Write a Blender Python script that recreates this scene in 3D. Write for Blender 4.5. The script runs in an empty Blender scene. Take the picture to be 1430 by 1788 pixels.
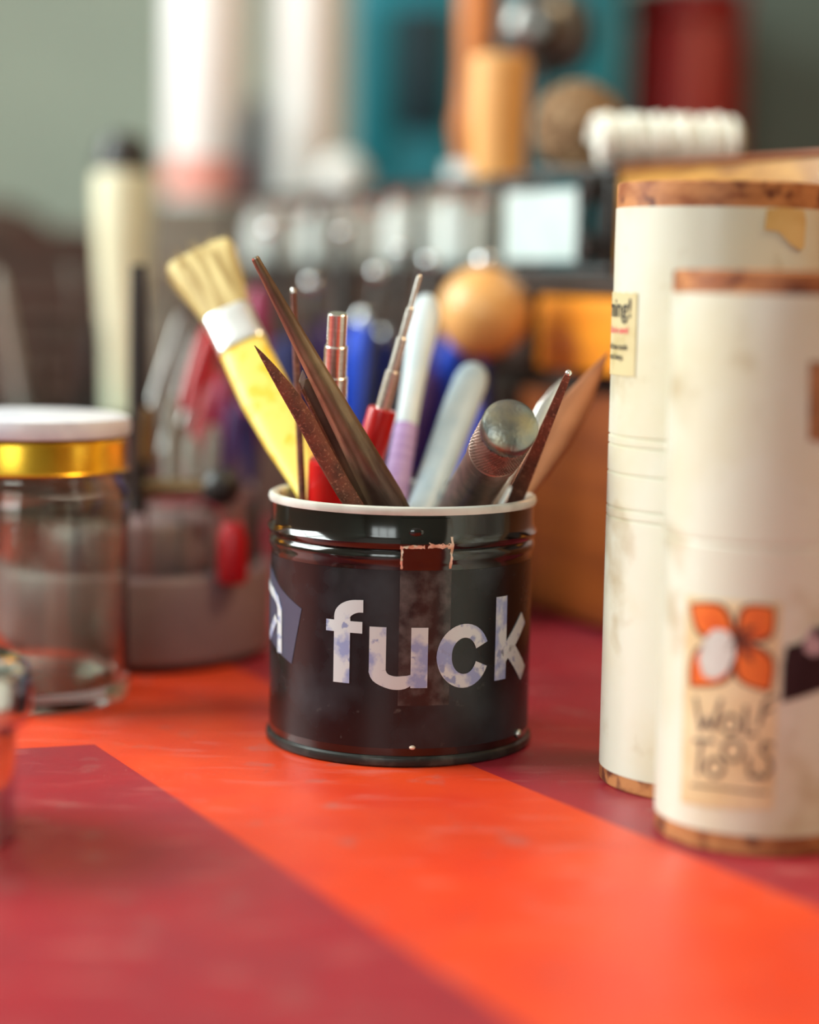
import bpy, bmesh, math, random
from mathutils import Vector, Matrix
random.seed(7)
S = bpy.context.scene
COL = S.collection
R_ = math.radians
# ------------------------------------------------------------------ camera
F = 3500.0                      # focal length in pixels of the 1430x1788 frame
H = 0.158                       # lens height above the table
PITCH, ROLL = R_(6.6), R_(1.15)
CAM = Vector((0, 0, H))
_f = Vector((0, math.cos(PITCH), -math.sin(PITCH)))
_u0 = Vector((0, math.sin(PITCH), math.cos(PITCH)))
_r0 = Vector((1, 0, 0))
_r = _r0 * math.cos(ROLL) + _u0 * math.sin(ROLL)
_u = _u0 * math.cos(ROLL) - _r0 * math.sin(ROLL)
cd = bpy.data.cameras.new('camera')
cam = bpy.data.objects.new('camera', cd)
COL.objects.link(cam)
cam.matrix_world = Matrix(((_r.x, _u.x, -_f.x, CAM.x), (_r.y, _u.y, -_f.y, CAM.y), (_r.z, _u.z, -_f.z, CAM.z), (0, 0, 0, 1)))
cd.sensor_fit = 'VERTICAL'
cd.sensor_height = 35.76
cd.lens = 70.0
cd.clip_start = 0.02
cd.dof.use_dof = True
cd.dof.focus_distance = 0.652
cd.dof.aperture_fstop = 2.8
S.camera = cam
# ------------------------------------------------------------------ world, lights, exposure
S.view_settings.view_transform = 'Standard'
S.view_settings.look = 'None'
S.view_settings.exposure = 0.0
S.view_settings.gamma = 1.0
S.view_settings.use_curve_mapping = False
W = bpy.data.worlds.new('daylight')
S.world = W
W.use_nodes = True
W.node_tree.nodes['Background'].inputs[0].default_value = (0.80, 0.92, 1.0, 1)
W.node_tree.nodes['Background'].inputs[1].default_value = 0.6


def area(name, loc, target, sx, sy, power, color):
    l = bpy.data.lights.new(name, 'AREA')
    l.shape = 'RECTANGLE'
    l.size, l.size_y = sx, sy
    l.energy = power
    l.color = color
    o = bpy.data.objects.new(name, l)
    COL.objects.link(o)
    o.location = loc
    o.rotation_euler = (Vector(target) - Vector(loc)).to_track_quat('-Z', 'Y').to_euler()
    return o


area('window_daylight', (-1.36, 0.85, 0.95), (0.2, 0.75, 0.2), 1.0, 1.0, 56, (0.90, 1.0, 0.97))
area('rear_window_daylight', (-0.62, -1.58, 0.85), (-0.3, 0.6, 0.25), 0.9, 1.1, 17, (0.92, 1.0, 0.97))
area('warm_fill_light', (0.95, 0.55, 1.5), (0.1, 0.7, 0.0), 0.35, 0.35, 13, (1.0, 0.74, 0.42))  # added warm fill from the right, not an actual ceiling lamp


# ------------------------------------------------------------------ picture measurements to places
def ray(px, py):
    return _f + _r * ((px - 715) / F) + _u * ((894 - py) / F)


def at(px, py, Y):
    d = ray(px, py)
    return CAM + d * (Y / d.y)


def ground(px, py, z=0.0):
    d = ray(px, py)
    return CAM + d * ((z - CAM.z) / d.z)


# ------------------------------------------------------------------ materials
def s2l(c):
    return tuple(((v / 255) / 12.92 if v / 255 <= 0.04045 else ((v / 255 + 0.055) / 1.055) ** 2.4) for v in c)


def mat(name, c1, c2=None, rough=0.5, metal=0.0, scale=60.0, stretch=(1, 1, 1), lo=0.4, hi=0.6, bump=0.0, bscale=None,
        coat=0.0, trans=0.0, ior=1.45, rough2=None, detail=4.0, spec=0.5, sss=0.0, kind='noise', c3=None, s3=20, lo3=.6, hi3=.7):
    m = bpy.data.materials.new(name)
    m.use_nodes = True
    nt = m.node_tree
    b = nt.nodes['Principled BSDF']
    c1 = s2l(c1)
    b.inputs['Base Color'].default_value = (*c1, 1)
    b.inputs['Roughness'].default_value = rough
    b.inputs['Metallic'].default_value = metal
    b.inputs['IOR'].default_value = ior
    b.inputs['Specular IOR Level'].default_value = spec
    b.inputs['Coat Weight'].default_value = coat
    b.inputs['Coat Roughness'].default_value = 0.08
    b.inputs['Transmission Weight'].default_value = trans
    if sss:
        b.inputs['Subsurface Weight'].default_value = sss
        b.inputs['Subsurface Radius'].default_value = (0.004, 0.0035, 0.0025)
    tc = nt.nodes.new('ShaderNodeTexCoord')
    mp = nt.nodes.new('ShaderNodeMapping')
    mp.inputs['Scale'].default_value = stretch
    nt.links.new(tc.outputs['Object'], mp.inputs[0])
    if c2 is not None:
        if kind == 'wave':
            n = nt.nodes.new('ShaderNodeTexWave')
            n.inputs['Scale'].default_value = scale
            n.inputs['Distortion'].default_value = 6
            n.inputs['Detail'].default_value = detail
            fac = n.outputs['Fac']
        else:
            n = nt.nodes.new('ShaderNodeTexNoise')
            n.inputs['Scale'].default_value = scale
            n.inputs['Detail'].default_value = detail
            fac = n.outputs['Fac']
        nt.links.new(mp.outputs[0], n.inputs['Vector'])
        mr = nt.nodes.new('ShaderNodeMapRange')
        mr.inputs[1].default_value = lo
        mr.inputs[2].default_value = hi
        nt.links.new(fac, mr.inputs[0])
        mx = nt.nodes.new('ShaderNodeMix')
        mx.data_type = 'RGBA'
        nt.links.new(mr.outputs[0], mx.inputs[0])
        mx.inputs[6].default_value = (*c1, 1)
        mx.inputs[7].default_value = (*s2l(c2), 1)
        last = mx.outputs[2]
        if c3 is not None:
            n3 = nt.nodes.new('ShaderNodeTexNoise')
            n3.inputs['Scale'].default_value = s3
            n3.inputs['Detail'].default_value = 6
            nt.links.new(tc.outputs['Object'], n3.inputs['Vector'])
            m3 = nt.nodes.new('ShaderNodeMapRange')
            m3.inputs[1].default_value = lo3
            m3.inputs[2].default_value = hi3
            nt.links.new(n3.outputs['Fac'], m3.inputs[0])
            x3 = nt.nodes.new('ShaderNodeMix')
            x3.data_type = 'RGBA'
            nt.links.new(m3.outputs[0], x3.inputs[0])
            nt.links.new(last, x3.inputs[6])
            x3.inputs[7].default_value = (*s2l(c3), 1)
            last = x3.outputs[2]
        nt.links.new(last, b.inputs['Base Color'])
        if rough2 is not None:
            mr2 = nt.nodes.new('ShaderNodeMapRange')
            mr2.inputs[1].default_value = lo
            mr2.inputs[2].default_value = hi
            mr2.inputs[3].default_value = rough
            mr2.inputs[4].default_value = rough2
            nt.links.new(fac, mr2.inputs[0])
            nt.links.new(mr2.outputs[0], b.inputs['Roughness'])
    if bump:
        nb = nt.nodes.new('ShaderNodeTexNoise')
        nb.inputs['Scale'].default_value = bscale or scale * 3
        nb.inputs['Detail'].default_value = 5
        nt.links.new(mp.outputs[0], nb.inputs['Vector'])
        bp = nt.nodes.new('ShaderNodeBump')
        bp.inputs['Strength'].default_value = bump
        bp.inputs['Distance'].default_value = 0.0006
        nt.links.new(nb.outputs['Fac'], bp.inputs['Height'])
        nt.links.new(bp.outputs[0], b.inputs['Normal'])
    return m


def halfplane(nt, tc, p, n):
    """1 where (pos - p).n > 0"""
    d = nt.nodes.new('ShaderNodeVectorMath')
    d.operation = 'SUBTRACT'
    nt.links.new(tc, d.inputs[0])
    d.inputs[1].default_value = (p.x, p.y, 0)
    dt = nt.nodes.new('ShaderNodeVectorMath')
    dt.operation = 'DOT_PRODUCT'
    nt.links.new(d.outputs[0], dt.inputs[0])
    dt.inputs[1].default_value = (n.x, n.y, 0)
    mr = nt.nodes.new('ShaderNodeMapRange')
    mr.inputs[1].default_value = -0.0002
    mr.inputs[2].default_value = 0.0002
    nt.links.new(dt.outputs['Value'], mr.inputs[0])
    return mr.outputs[0]


def table_material():
    m = bpy.data.materials.new('painted_tabletop')
    m.use_nodes = True
    nt = m.node_tree
    N, L = nt.nodes.new, nt.links.new
    b = nt.nodes['Principled BSDF']
    tc = N('ShaderNodeTexCoord').outputs['Object']

    def math_(op, a, c):
        q = N('ShaderNodeMath')
        q.operation = op
        for i, v in enumerate((a, c)):
            if isinstance(v, (int, float)):
                q.inputs[i].default_value = v
            else:
                L(v, q.inputs[i])
        return q.outputs[0]

    def noise(scale, lo, hi, det=5, stretch=None, off=0):
        n = N('ShaderNodeTexNoise')
        n.inputs['Scale'].default_value = scale
        n.inputs['Detail'].default_value = det
        mp = N('ShaderNodeMapping')
        mp.inputs['Scale'].default_value = stretch or (1, 1, 1)
        mp.inputs['Location'].default_value = (off, off, 0)
        L(tc, mp.inputs[0])
        L(mp.outputs[0], n.inputs['Vector'])
        r = N('ShaderNodeMapRange')
        r.inputs[1].default_value = lo
        r.inputs[2].default_value = hi
        L(n.outputs['Fac'], r.inputs[0])
        return r.outputs[0]

    def mix(f, a, c):
        x = N('ShaderNodeMix')
        x.data_type = 'RGBA'
        if isinstance(f, float):
            x.inputs[0].default_value = f
        else:
            L(f, x.inputs[0])
        for i, v in ((6, a), (7, c)):
            if isinstance(v, tuple):
                x.inputs[i].default_value = (*s2l(v), 1)
            else:
                L(v, x.inputs[i])
        return x.outputs[2]

    a, c = ground(165, 1300), ground(850, 1752)       # long edge of the near crimson area
    d = (c - a).normalized()
    nleft = Vector((d.y, -d.x, 0))
    if nleft.x > 0:
        nleft = -nleft
    e = ground(0, 1309)                                # its short far edge
    d2 = (e - a).normalized()
    nnear = Vector((d2.y, -d2.x, 0))
    if nnear.y > 0:
        nnear = -nnear
    m1 = math_('MULTIPLY', halfplane(nt, tc, a, nleft), halfplane(nt, tc, a, nnear))
    g, h = ground(820, 1335), ground(1200, 1492)
    d3 = (h - g).normalized()
    nr = Vector((d3.y, -d3.x, 0))
    if nr.x < 0:
        nr = -nr
    m2 = halfplane(nt, tc, g, nr)
    msk = math_('MAXIMUM', m1, m2)
    orange = mix(noise(26, .35, .7), (224, 70, 30), (212, 56, 28))
    crim = mix(noise(30, .35, .7), (158, 34, 48), (144, 38, 52))
    col = mix(msk, orange, crim)
    streak = noise(34, .56, .76, stretch=(1, 3.5, 1))
    dust = math_('MULTIPLY', streak, 0.35)
    col = mix(dust, col, (190, 120, 110))
    specks = math_('MULTIPLY', noise(900, .70, .74, det=2), noise(18, .5, .62, off=3))
    specks = math_('MULTIPLY', specks, 0.6)
    col = mix(specks, col, (225, 190, 175))
    patch = math_('MULTIPLY', noise(55, .60, .72, off=9), 0.35)
    col = mix(patch, col, (140, 110, 105))
    L(col, b.inputs['Base Color'])
    ro = N('ShaderNodeMapRange')
    ro.inputs[3].default_value = 0.36
    ro.inputs[4].default_value = 0.6
    L(streak, ro.inputs[0])
    L(ro.outputs[0], b.inputs['Roughness'])
    n = N('ShaderNodeTexNoise')
    n.inputs['Scale'].default_value = 500
    L(tc, n.inputs['Vector'])
    bp = N('ShaderNodeBump')
    bp.inputs['Strength'].default_value = 0.12
    bp.inputs['Distance'].default_value = 0.0004
    L(n.outputs['Fac'], bp.inputs['Height'])
    L(bp.outputs[0], b.inputs['Normal'])
    return m


M = {}
M['table'] = table_material()
M['wall'] = mat('greygreen_plaster', (166, 180, 166), (158, 172, 160), rough=.9, scale=3)
M['floor'] = mat('brown_floor', (96, 74, 58), (80, 60, 46), rough=.6, scale=8, stretch=(1, 8, 1))
M['ceiling'] = mat('white_ceiling', (225, 225, 220), (215, 215, 210), rough=.9, scale=5)
M['white_paint'] = mat('white_paint', (225, 226, 220), (210, 212, 205), rough=.5, scale=20)
M['wall_r'] = mat('warm_plaster', (190, 140, 100), (175, 128, 92), rough=.85, scale=4)
M['gloss_black'] = mat('glossy_black_tin', (20, 16, 15), (34, 20, 16), rough=.12, scale=40, coat=.6, lo=.5, hi=.75)
M['label_black'] = mat('dusty_black_label', (13, 13, 16), (58, 66, 72), rough=.26, rough2=.46, scale=34, lo=.46, hi=.86, detail=9, c3=(96, 92, 88), s3=170, lo3=.66, hi3=.82, bump=.1)
M['tape_black'] = mat('dusty_tape', (28, 26, 27), (92, 88, 86), rough=.3, rough2=.5, scale=190, lo=.42, hi=.8, detail=8, coat=.3)
M['slate'] = mat('slate_blue_print', (66, 72, 92), (92, 98, 118), rough=.35, scale=140, lo=.55, hi=.75)
M['print_pale'] = mat('patchy_pale_print', (202, 210, 212), (144, 158, 198), rough=.38, scale=105, lo=.50, hi=.60, detail=4, c3=(138, 150, 184), s3=230, lo3=.60, hi3=.66)
M['rim_white'] = mat('cream_white_rim', (214, 214, 206), (190, 188, 178), rough=.3, scale=60, sss=.1)
M['dark_flange'] = mat('worn_dark_flange', (40, 42, 40), (92, 90, 84), rough=.35, metal=.3, scale=120, lo=.5, hi=.8)
M['rust'] = mat('bare_worn_tin', (200, 168, 140), (236, 216, 196), rough=.5, metal=.4, scale=300)
M['silver_blob'] = mat('solder_silver', (190, 188, 180), rough=.25, metal=1)
M['dark_steel'] = mat('aged_brown_steel', (104, 82, 74), (170, 150, 118), rough=.36, metal=.8, scale=70, stretch=(1, 1, .25), lo=.42, hi=.7, detail=7, c3=(58, 42, 38), s3=45, lo3=.52, hi3=.76, bump=.25, bscale=600)
M['rust_steel'] = mat('rusty_file_steel', (132, 80, 64), (100, 66, 56), rough=.5, metal=.55, scale=160, lo=.4, hi=.62, c3=(186, 132, 108), s3=1100, lo3=.56, hi3=.74, bump=.4, bscale=1500)
M['bright_steel'] = mat('bright_turned_steel', (232, 228, 222), (214, 206, 198), rough=.26, metal=1, scale=120, stretch=(.1, .1, 8))
M['ferrule'] = mat('tinned_ferrule', (240, 242, 240), rough=.33, metal=1)
M['basket'] = mat('dark_brown_wicker', (74, 50, 40), (58, 44, 34), rough=.7, scale=40)
M['chrome'] = mat('polished_chrome', (205, 208, 210), rough=.12, metal=1)
M['dull_steel'] = mat('dull_knurled_steel', (150, 122, 110), (124, 104, 94), rough=.42, metal=.7, scale=150)
M['cap_steel'] = mat('scratched_cap_steel', (128, 132, 130), (170, 160, 130), rough=.28, rough2=.45, metal=.9, scale=110, lo=.4, hi=.7, detail=8, bump=.3, bscale=900)
M['red_plastic'] = mat('red_sleeve_plastic', (206, 18, 20), (184, 12, 16), rough=.28, scale=50, coat=.2)
M['bristle'] = mat('straw_bristle', (216, 196, 138), (164, 136, 80), rough=.7, scale=260, stretch=(1, 1, .05), lo=.4, hi=.62)
M['yellow'] = mat('yellow_painted_handle', (246, 218, 104), (240, 196, 52), rough=.4, scale=150, lo=.52, hi=.66, detail=2)
M['white_plastic'] = mat('white_pearly_plastic', (222, 232, 238), (205, 222, 230), rough=.3, scale=40, sss=.1)
M['lavender'] = mat('lavender_grip', (190, 160, 214), (172, 142, 200), rough=.5, scale=300, stretch=(.2, .2, 2))
M['aqua_plastic'] = mat('pale_aqua_plastic', (186, 206, 218), (160, 186, 204), rough=.35, scale=70, lo=.4, hi=.7)
M['blue'] = mat('royal_blue_plastic', (0, 84, 248), (0, 70, 230), rough=.35, scale=30)
M['navy'] = mat('navy_plastic', (24, 32, 84), (30, 36, 96), rough=.4, scale=30)
M['copper'] = mat('copper_leaf_blade', (196, 138, 104), (150, 98, 76), rough=.34, metal=.75, scale=60, stretch=(1, 1, .3))
M['clear'] = mat('clear_glass', (244, 250, 248), rough=.02, trans=1.0, ior=1.46)
M['jar_glass'] = mat('cloudy_jar_glass', (226, 232, 222), (210, 204, 190), rough=.03, rough2=.22, trans=1.0, ior=1.46, scale=30, lo=.5, hi=.75)
M['acrylic_white'] = mat('ivory_white_acrylic', (220, 221, 204), (210, 200, 164), rough=.28, scale=16, lo=.46, hi=.72, detail=8, c3=(170, 148, 104), s3=48, lo3=.57, hi3=.84, coat=.15, sss=.1)
M['ring_line'] = mat('embossed_ring', (190, 182, 158), (170, 160, 132), rough=.35, scale=90)
M['cap_wood'] = mat('oiled_cap_wood', (192, 130, 80), (146, 84, 48), rough=.5, scale=90, stretch=(1, 1, 2), lo=.42, hi=.62, detail=9, c3=(98, 50, 36), s3=150, lo3=.54, hi3=.66, bump=.2)
M['paper_old'] = mat('yellowed_paper', (204, 190, 144), (186, 168, 116), rough=.6, scale=90, lo=.5, hi=.75)
M['paper_label'] = mat('tan_paper_label', (228, 208, 166), (214, 190, 144), rough=.55, scale=60)
M['ink'] = mat('black_ink', (36, 34, 32), rough=.6)
M['grey_ink'] = mat('grey_ink', (96, 84, 76), rough=.6)
M['red_ink'] = mat('red_ink', (226, 84, 96), rough=.6)
M['orange_ink'] = mat('orange_print', (216, 92, 30), (228, 112, 40), rough=.5, scale=120)
M['brown_ink'] = mat('brown_outline', (92, 42, 26), rough=.5)
M['plum'] = mat('plum_black_sticker', (38, 24, 30), (50, 32, 40), rough=.4, scale=60)
M['mauve_paint'] = mat('mauve_smudge', (186, 160, 168), (170, 140, 150), rough=.5, scale=80)
M['tape'] = mat('yellow_old_tape', (222, 190, 128), (206, 170, 106), rough=.3, scale=80, coat=.4)
M['gold_lid'] = mat('gold_lid_tin', (236, 186, 60), (226, 170, 46), rough=.26, metal=.9, scale=30)
M['grey_plastic'] = mat('mauve_grey_plastic', (130, 108, 110), (122, 100, 104), rough=.4, scale=30)
M['wood_amber'] = mat('amber_wood', (240, 150, 40), (222, 128, 30), rough=.4, scale=12, stretch=(1, 1, 9), lo=.35, hi=.65, coat=.2)
M['wood_brown'] = mat('brown_varnished_wood', (138, 70, 24), (118, 56, 18), rough=.42, scale=10, stretch=(1, 1, 8), lo=.35, hi=.65, coat=.2)
M['wood_dark'] = mat('dark_brown_wood', (66, 50, 40), (56, 42, 34), rough=.5, scale=12, stretch=(1, 1, 8))
M['wood_gold'] = mat('golden_box_wood', (146, 96, 42), (196, 142, 62), rough=.42, scale=30, stretch=(1, 1, 3), lo=.4, hi=.65, coat=.2)
M['wood_orange'] = mat('orange_brown_wood', (206, 124, 56), (186, 104, 42), rough=.42, scale=40, stretch=(1, 1, .2), lo=.35, hi=.65)
M['brown_cloth'] = mat('brown_cloth', (78, 50, 40), (62, 46, 36), rough=.9, scale=30)
M['wood_pale'] = mat('pale_turned_wood', (238, 182, 112), (222, 158, 88), rough=.45, scale=40, stretch=(1, 1, .2), lo=.35, hi=.65)
M['wood_ball'] = mat('honey_wood_ball', (236, 184, 116), (222, 162, 92), rough=.4, scale=30, coat=.2)
M['black_metal'] = mat('black_painted_metal', (30, 28, 28), (40, 36, 34), rough=.4, scale=60, spec=.6)
M['grey_steel'] = mat('grey_steel_shank', (140, 138, 134), (110, 108, 106), rough=.3, metal=.9, scale=60)
M['vial_grey'] = mat('frosted_grey_vial', (220, 230, 226), (206, 218, 214), rough=.25, scale=50)
M['vial_dark'] = mat('smoked_grey_vial', (160, 160, 152), (146, 148, 140), rough=.25, scale=50)
M['vial_cream'] = mat('cream_vial', (240, 238, 216), (228, 226, 204), rough=.3, scale=50)
M['card'] = mat('pale_green_card', (196, 210, 208), (188, 202, 200), rough=.5, scale=50)
M['cord'] = mat('white_cotton_cord', (250, 250, 242), (232, 234, 222), rough=.8, scale=200)
M['twine'] = mat('brown_hemp_twine', (168, 138, 104), (120, 88, 60), rough=.85, scale=160)
M['teal'] = mat('teal_plastic', (0, 122, 138), (0, 112, 128), rough=.45, scale=8)
M['teal_dark'] = mat('dark_teal_plastic', (8, 46, 58), (6, 40, 50), rough=.5, scale=8)
M['dark_red'] = mat('dark_red_enamel', (140, 10, 14), (126, 8, 12), rough=.4, scale=8)
M['dark_green'] = mat('dark_greygreen_steel', (84, 98, 90), (76, 90, 82), rough=.5, scale=8)
M['bottle_white'] = mat('white_bottle_plastic', (250, 252, 250), (244, 248, 246), rough=.4, scale=8)
M['salmon'] = mat('salmon_label', (226, 140, 122), (218, 128, 112), rough=.6, scale=20)
M['cream_plastic'] = mat('cream_handle_plastic', (222, 226, 196), (214, 218, 186), rough=.4, scale=20)
M['crate_brown'] = mat('brown_crate_wood', (112, 104, 90), (96, 88, 76), rough=.6, scale=8, stretch=(1, 1, 7))
M['magenta'] = mat('magenta_plastic', (150, 32, 84), (132, 26, 76), rough=.35, scale=30)
M['purple'] = mat('purple_plastic', (74, 40, 104), (62, 34, 92), rough=.35, scale=30)
M['deep_red'] = mat('deep_red_handle', (176, 18, 30), (156, 14, 26), rough=.35, scale=30)
M['brass'] = mat('old_brass', (160, 138, 104), (120, 98, 70), rough=.28, metal=.95, scale=60)
M['lavender_white'] = mat('lavender_white_plastic', (206, 208, 222), (226, 228, 236), rough=.35, scale=60)
M['porcelain'] = mat('glazed_porcelain', (226, 232, 230), rough=.12, coat=.5)
M['crust'] = mat('dried_residue', (140, 92, 60), (170, 120, 80), rough=.7, scale=200)


# ------------------------------------------------------------------ mesh helpers
def obj(name, bm, m, parent=None, smooth=True, ang=34, loc=None):
    bm.normal_update()
    if smooth:
        lim = math.radians(ang)
        for f in bm.faces:
            f.smooth = True
        for e in bm.edges:
            if len(e.link_faces) == 2 and e.calc_face_angle(0) > lim:
                e.smooth = False
    me = bpy.data.meshes.new(name)
    bm.to_mesh(me)
    bm.free()
    me.materials.append(M[m] if isinstance(m, str) else m)
    o = bpy.data.objects.new(name, me)
    COL.objects.link(o)
    if parent is not None:
        o.parent = parent
    if loc is not None:
        o.location = loc
    return o


def tag(o, label, cat, group=None, kind=None):
    if label:
        o['label'] = label
    if cat:
        o['category'] = cat
    if group:
        o['group'] = group
    if kind:
        o['kind'] = kind
    return o


def thing(name, label, cat, loc=(0, 0, 0), rotz=0.0, group=None, mw=None):
    o = bpy.data.objects.new(name, None)
    COL.objects.link(o)
    o.empty_display_size = 0.01
    if mw is not None:
        o.matrix_world = mw
    else:
        o.location = loc
        o.rotation_euler = (0, 0, rotz)
    return tag(o, label, cat, group)


def lathe(prof, seg=48, bm=None, close=False, mtx=None, ry=1.0):
    """prof: list of (r, z); r == 0 makes a pole"""
    bm = bm or bmesh.new()
    rings = []
    for r, z in prof:
        if r <= 1e-7:
            rings.append([bm.verts.new((0, 0, z))])
        else:
            rings.append([bm.verts.new((r * math.cos(2 * math.pi * i / seg), ry * r * math.sin(2 * math.pi * i / seg), z)) for i in range(seg)])
    pairs = list(zip(rings, rings[1:]))
    if close:
        pairs.append((rings[-1], rings[0]))
    for a, b in pairs:
        for i in range(seg):
            j = (i + 1) % seg
            if len(a) == 1 and len(b) == 1:
                continue
            if len(a) == 1:
                bm.faces.new((a[0], b[j], b[i]))
            elif len(b) == 1:
                bm.faces.new((a[i], a[j], b[0]))
            else:
                bm.faces.new((a[i], a[j], b[j], b[i]))
    if mtx is not None:
        bmesh.ops.transform(bm, matrix=mtx, verts=[v for rg in rings for v in rg])
    bmesh.ops.recalc_face_normals(bm, faces=bm.faces)
    return bm


def box(x0, x1, y0, y1, z0, z1, bev=0.0, bm=None, seg=2):
    own = bmesh.new()
    v = [own.verts.new(p) for p in ((x0, y0, z0), (x1, y0, z0), (x1, y1, z0), (x0, y1, z0), (x0, y0, z1), (x1, y0, z1), (x1, y1, z1), (x0, y1, z1))]
    for f in ((0, 3, 2, 1), (4, 5, 6, 7), (0, 1, 5, 4), (1, 2, 6, 5), (2, 3, 7, 6), (3, 0, 4, 7)):
        own.faces.new([v[i] for i in f])
    if bev:
        bmesh.ops.bevel(own, geom=own.edges[:], offset=bev, segments=seg, affect='EDGES', profile=0.5)
    if bm is None:
        return own
    me = bpy.data.meshes.new('t')
    own.to_mesh(me)
    own.free()
    bm.from_mesh(me)
    bpy.data.meshes.remove(me)
    return bm


def sweep(pts, rad, seg=12, bm=None, sec=None, cap=True):
    """tube along pts with radius list; sec: list of unit (x,y) section points"""
    bm = bm or bmesh.new()
    pts = [Vector(p) for p in pts]
    n = len(pts)
    if not isinstance(rad, (list, tuple)):
        rad = [rad] * n
    sec = sec or [(math.cos(2 * math.pi * i / seg), math.sin(2 * math.pi * i / seg)) for i in range(seg)]
    seg = len(sec)
    ref = None
    rings = []
    for k in range(n):
        t = (pts[min(k + 1, n - 1)] - pts[max(k - 1, 0)]).normalized()
        if ref is None:
            ref = Vector((1, 0, 0)) if abs(t.x) < .9 else Vector((0, 1, 0))
        x = (ref - t * ref.dot(t)).normalized()
        ref = x
        y = t.cross(x)
        r = rad[k]
        rx, ry = r if isinstance(r, (list, tuple)) else (r, r)
        rings.append([bm.verts.new(pts[k] + x * (rx * a) + y * (ry * b)) for a, b in sec])
    for a, b in zip(rings, rings[1:]):
        for i in range(seg):
            j = (i + 1) % seg
            bm.faces.new((a[i], a[j], b[j], b[i]))
    if cap:
        bm.faces.new(rings[0][::-1])
        bm.faces.new(rings[-1])
    bmesh.ops.recalc_face_normals(bm, faces=bm.faces)
    return bm


def bend(bm, R, th0, z0, lift=0.00008, thick=0.0):
    """x is arc length, y height -> wrap on a cylinder of radius R whose front (theta 0) is -Y"""
    for v in bm.verts:
        th = th0 + v.co.x / R
        rr = R + lift + v.co.z
        v.co = Vector((rr * math.sin(th), -rr * math.cos(th), z0 + v.co.y))
    return bm


def slice_x(bm, step=0.0012):
    xs = [v.co.x for v in bm.verts]
    x = math.floor(min(xs) / step) * step
    while x < max(xs):
        bmesh.ops.bisect_plane(bm, geom=bm.verts[:] + bm.edges[:] + bm.faces[:], plane_co=(x, 0, 0), plane_no=(1, 0, 0), dist=1e-7)
        x += step


def poly_bm(polys, th=0.00012):
    """flat outlines [(x,y)...] given a slight thickness"""
    bm = bmesh.new()
    for P in polys:
        vs = [bm.verts.new((x, y, 0)) for x, y in P]
        f = bm.faces.new(vs)
        r = bmesh.ops.extrude_face_region(bm, geom=[f])
        bmesh.ops.translate(bm, vec=(0, 0, th), verts=[g for g in r['geom'] if isinstance(g, bmesh.types.BMVert)])
    bmesh.ops.recalc_face_normals(bm, faces=bm.faces)
    return bm


def ribbon(bm, pts, w, th=0.00012):
    """flat stroke of width w (or list) along 2D pts"""
    n = len(pts)
    ws = w if isinstance(w, (list, tuple)) else [w] * n
    lo, hi = [], []
    for z in (0, th):
        a, b = [], []
        for k in range(n):
            p0, p1 = pts[max(k - 1, 0)], pts[min(k + 1, n - 1)]
            dx, dy = p1[0] - p0[0], p1[1] - p0[1]
            l = math.hypot(dx, dy) or 1
            nx, ny = -dy / l, dx / l
            h = ws[k] / 2
            a.append(bm.verts.new((pts[k][0] + nx * h, pts[k][1] + ny * h, z)))
            b.append(bm.verts.new((pts[k][0] - nx * h, pts[k][1] - ny * h, z)))
        (lo if z == 0 else hi).extend((a, b))
    for k in range(n - 1):
        bm.faces.new((hi[1][k], hi[1][k + 1], hi[0][k + 1], hi[0][k]))
        bm.faces.new((lo[0][k], hi[0][k], hi[0][k + 1], lo[0][k + 1]))
        bm.faces.new((hi[1][k], lo[1][k], lo[1][k + 1], hi[1][k + 1]))
    return bm


def arc(cx, cy, rx, ry, a0, a1, n=14):
    return [(cx + rx * math.cos(R_(a0 + (a1 - a0) * i / n)), cy + ry * math.sin(R_(a0 + (a1 - a0) * i / n))) for i in range(n + 1)]


def line(p, q, n=6):
    return [(p[0] + (q[0] - p[0]) * i / n, p[1] + (q[1] - p[1]) * i / n) for i in range(n + 1)]


def text_bm(s, size, sx=1.0, bold=0.0, th=0.0001, align='RIGHT'):
    cu = bpy.data.curves.new('t', 'FONT')
    cu.body = s
    cu.size = size
    cu.offset = bold
    cu.align_x = align
    cu.resolution_u = 3
    o = bpy.data.objects.new('t', cu)
    COL.objects.link(o)
    bpy.context.view_layer.update()
    me = bpy.data.meshes.new_from_object(o.evaluated_get(bpy.context.evaluated_depsgraph_get()))
    bm = bmesh.new()
    bm.from_mesh(me)
    bpy.data.meshes.remove(me)
    bpy.data.objects.remove(o)
    bpy.data.curves.remove(cu)
    for v in bm.verts:
        v.co.x *= sx
        v.co.z = th
    return bm


# ------------------------------------------------------------------ room
def struct(name, bm, m):
    return tag(obj(name, bm, m, smooth=False), None, None, kind='structure')


X0, X1, Y0, Y1, Z0, Z1 = -1.3, 1.7, -1.5, 2.5, -0.75, 1.75
struct('floor', box(X0, X1, Y0, Y1, Z0 - .05, Z0), 'floor')
struct('ceiling', box(X0, X1, Y0, Y1, Z1, Z1 + .05), 'ceiling')
struct('wall_back', box(X0 - .08, X1 + .08, Y1, Y1 + .08, Z0, Z1), 'wall')
struct('wall_right', box(X1, X1 + .08, Y0, Y1, Z0, Z1), 'wall_r')


def wall_with_hole(name, along, c0, c1, a0, a1, h0, h1, w0, w1, m):
    """wall slab c0..c1 thick, a0..a1 along, hole h0..h1 x w0..w1"""
    bm = bmesh.new()
    for (p, q, r, s) in ((a0, h0, Z0, Z1), (h1, a1, Z0, Z1), (h0, h1, Z0, w0), (h0, h1, w1, Z1)):
        if along == 'y':
            box(c0, c1, p, q, r, s, bm=bm)
        else:
            box(p, q, c0, c1, r, s, bm=bm)
    return struct(name, bm, m)


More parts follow.
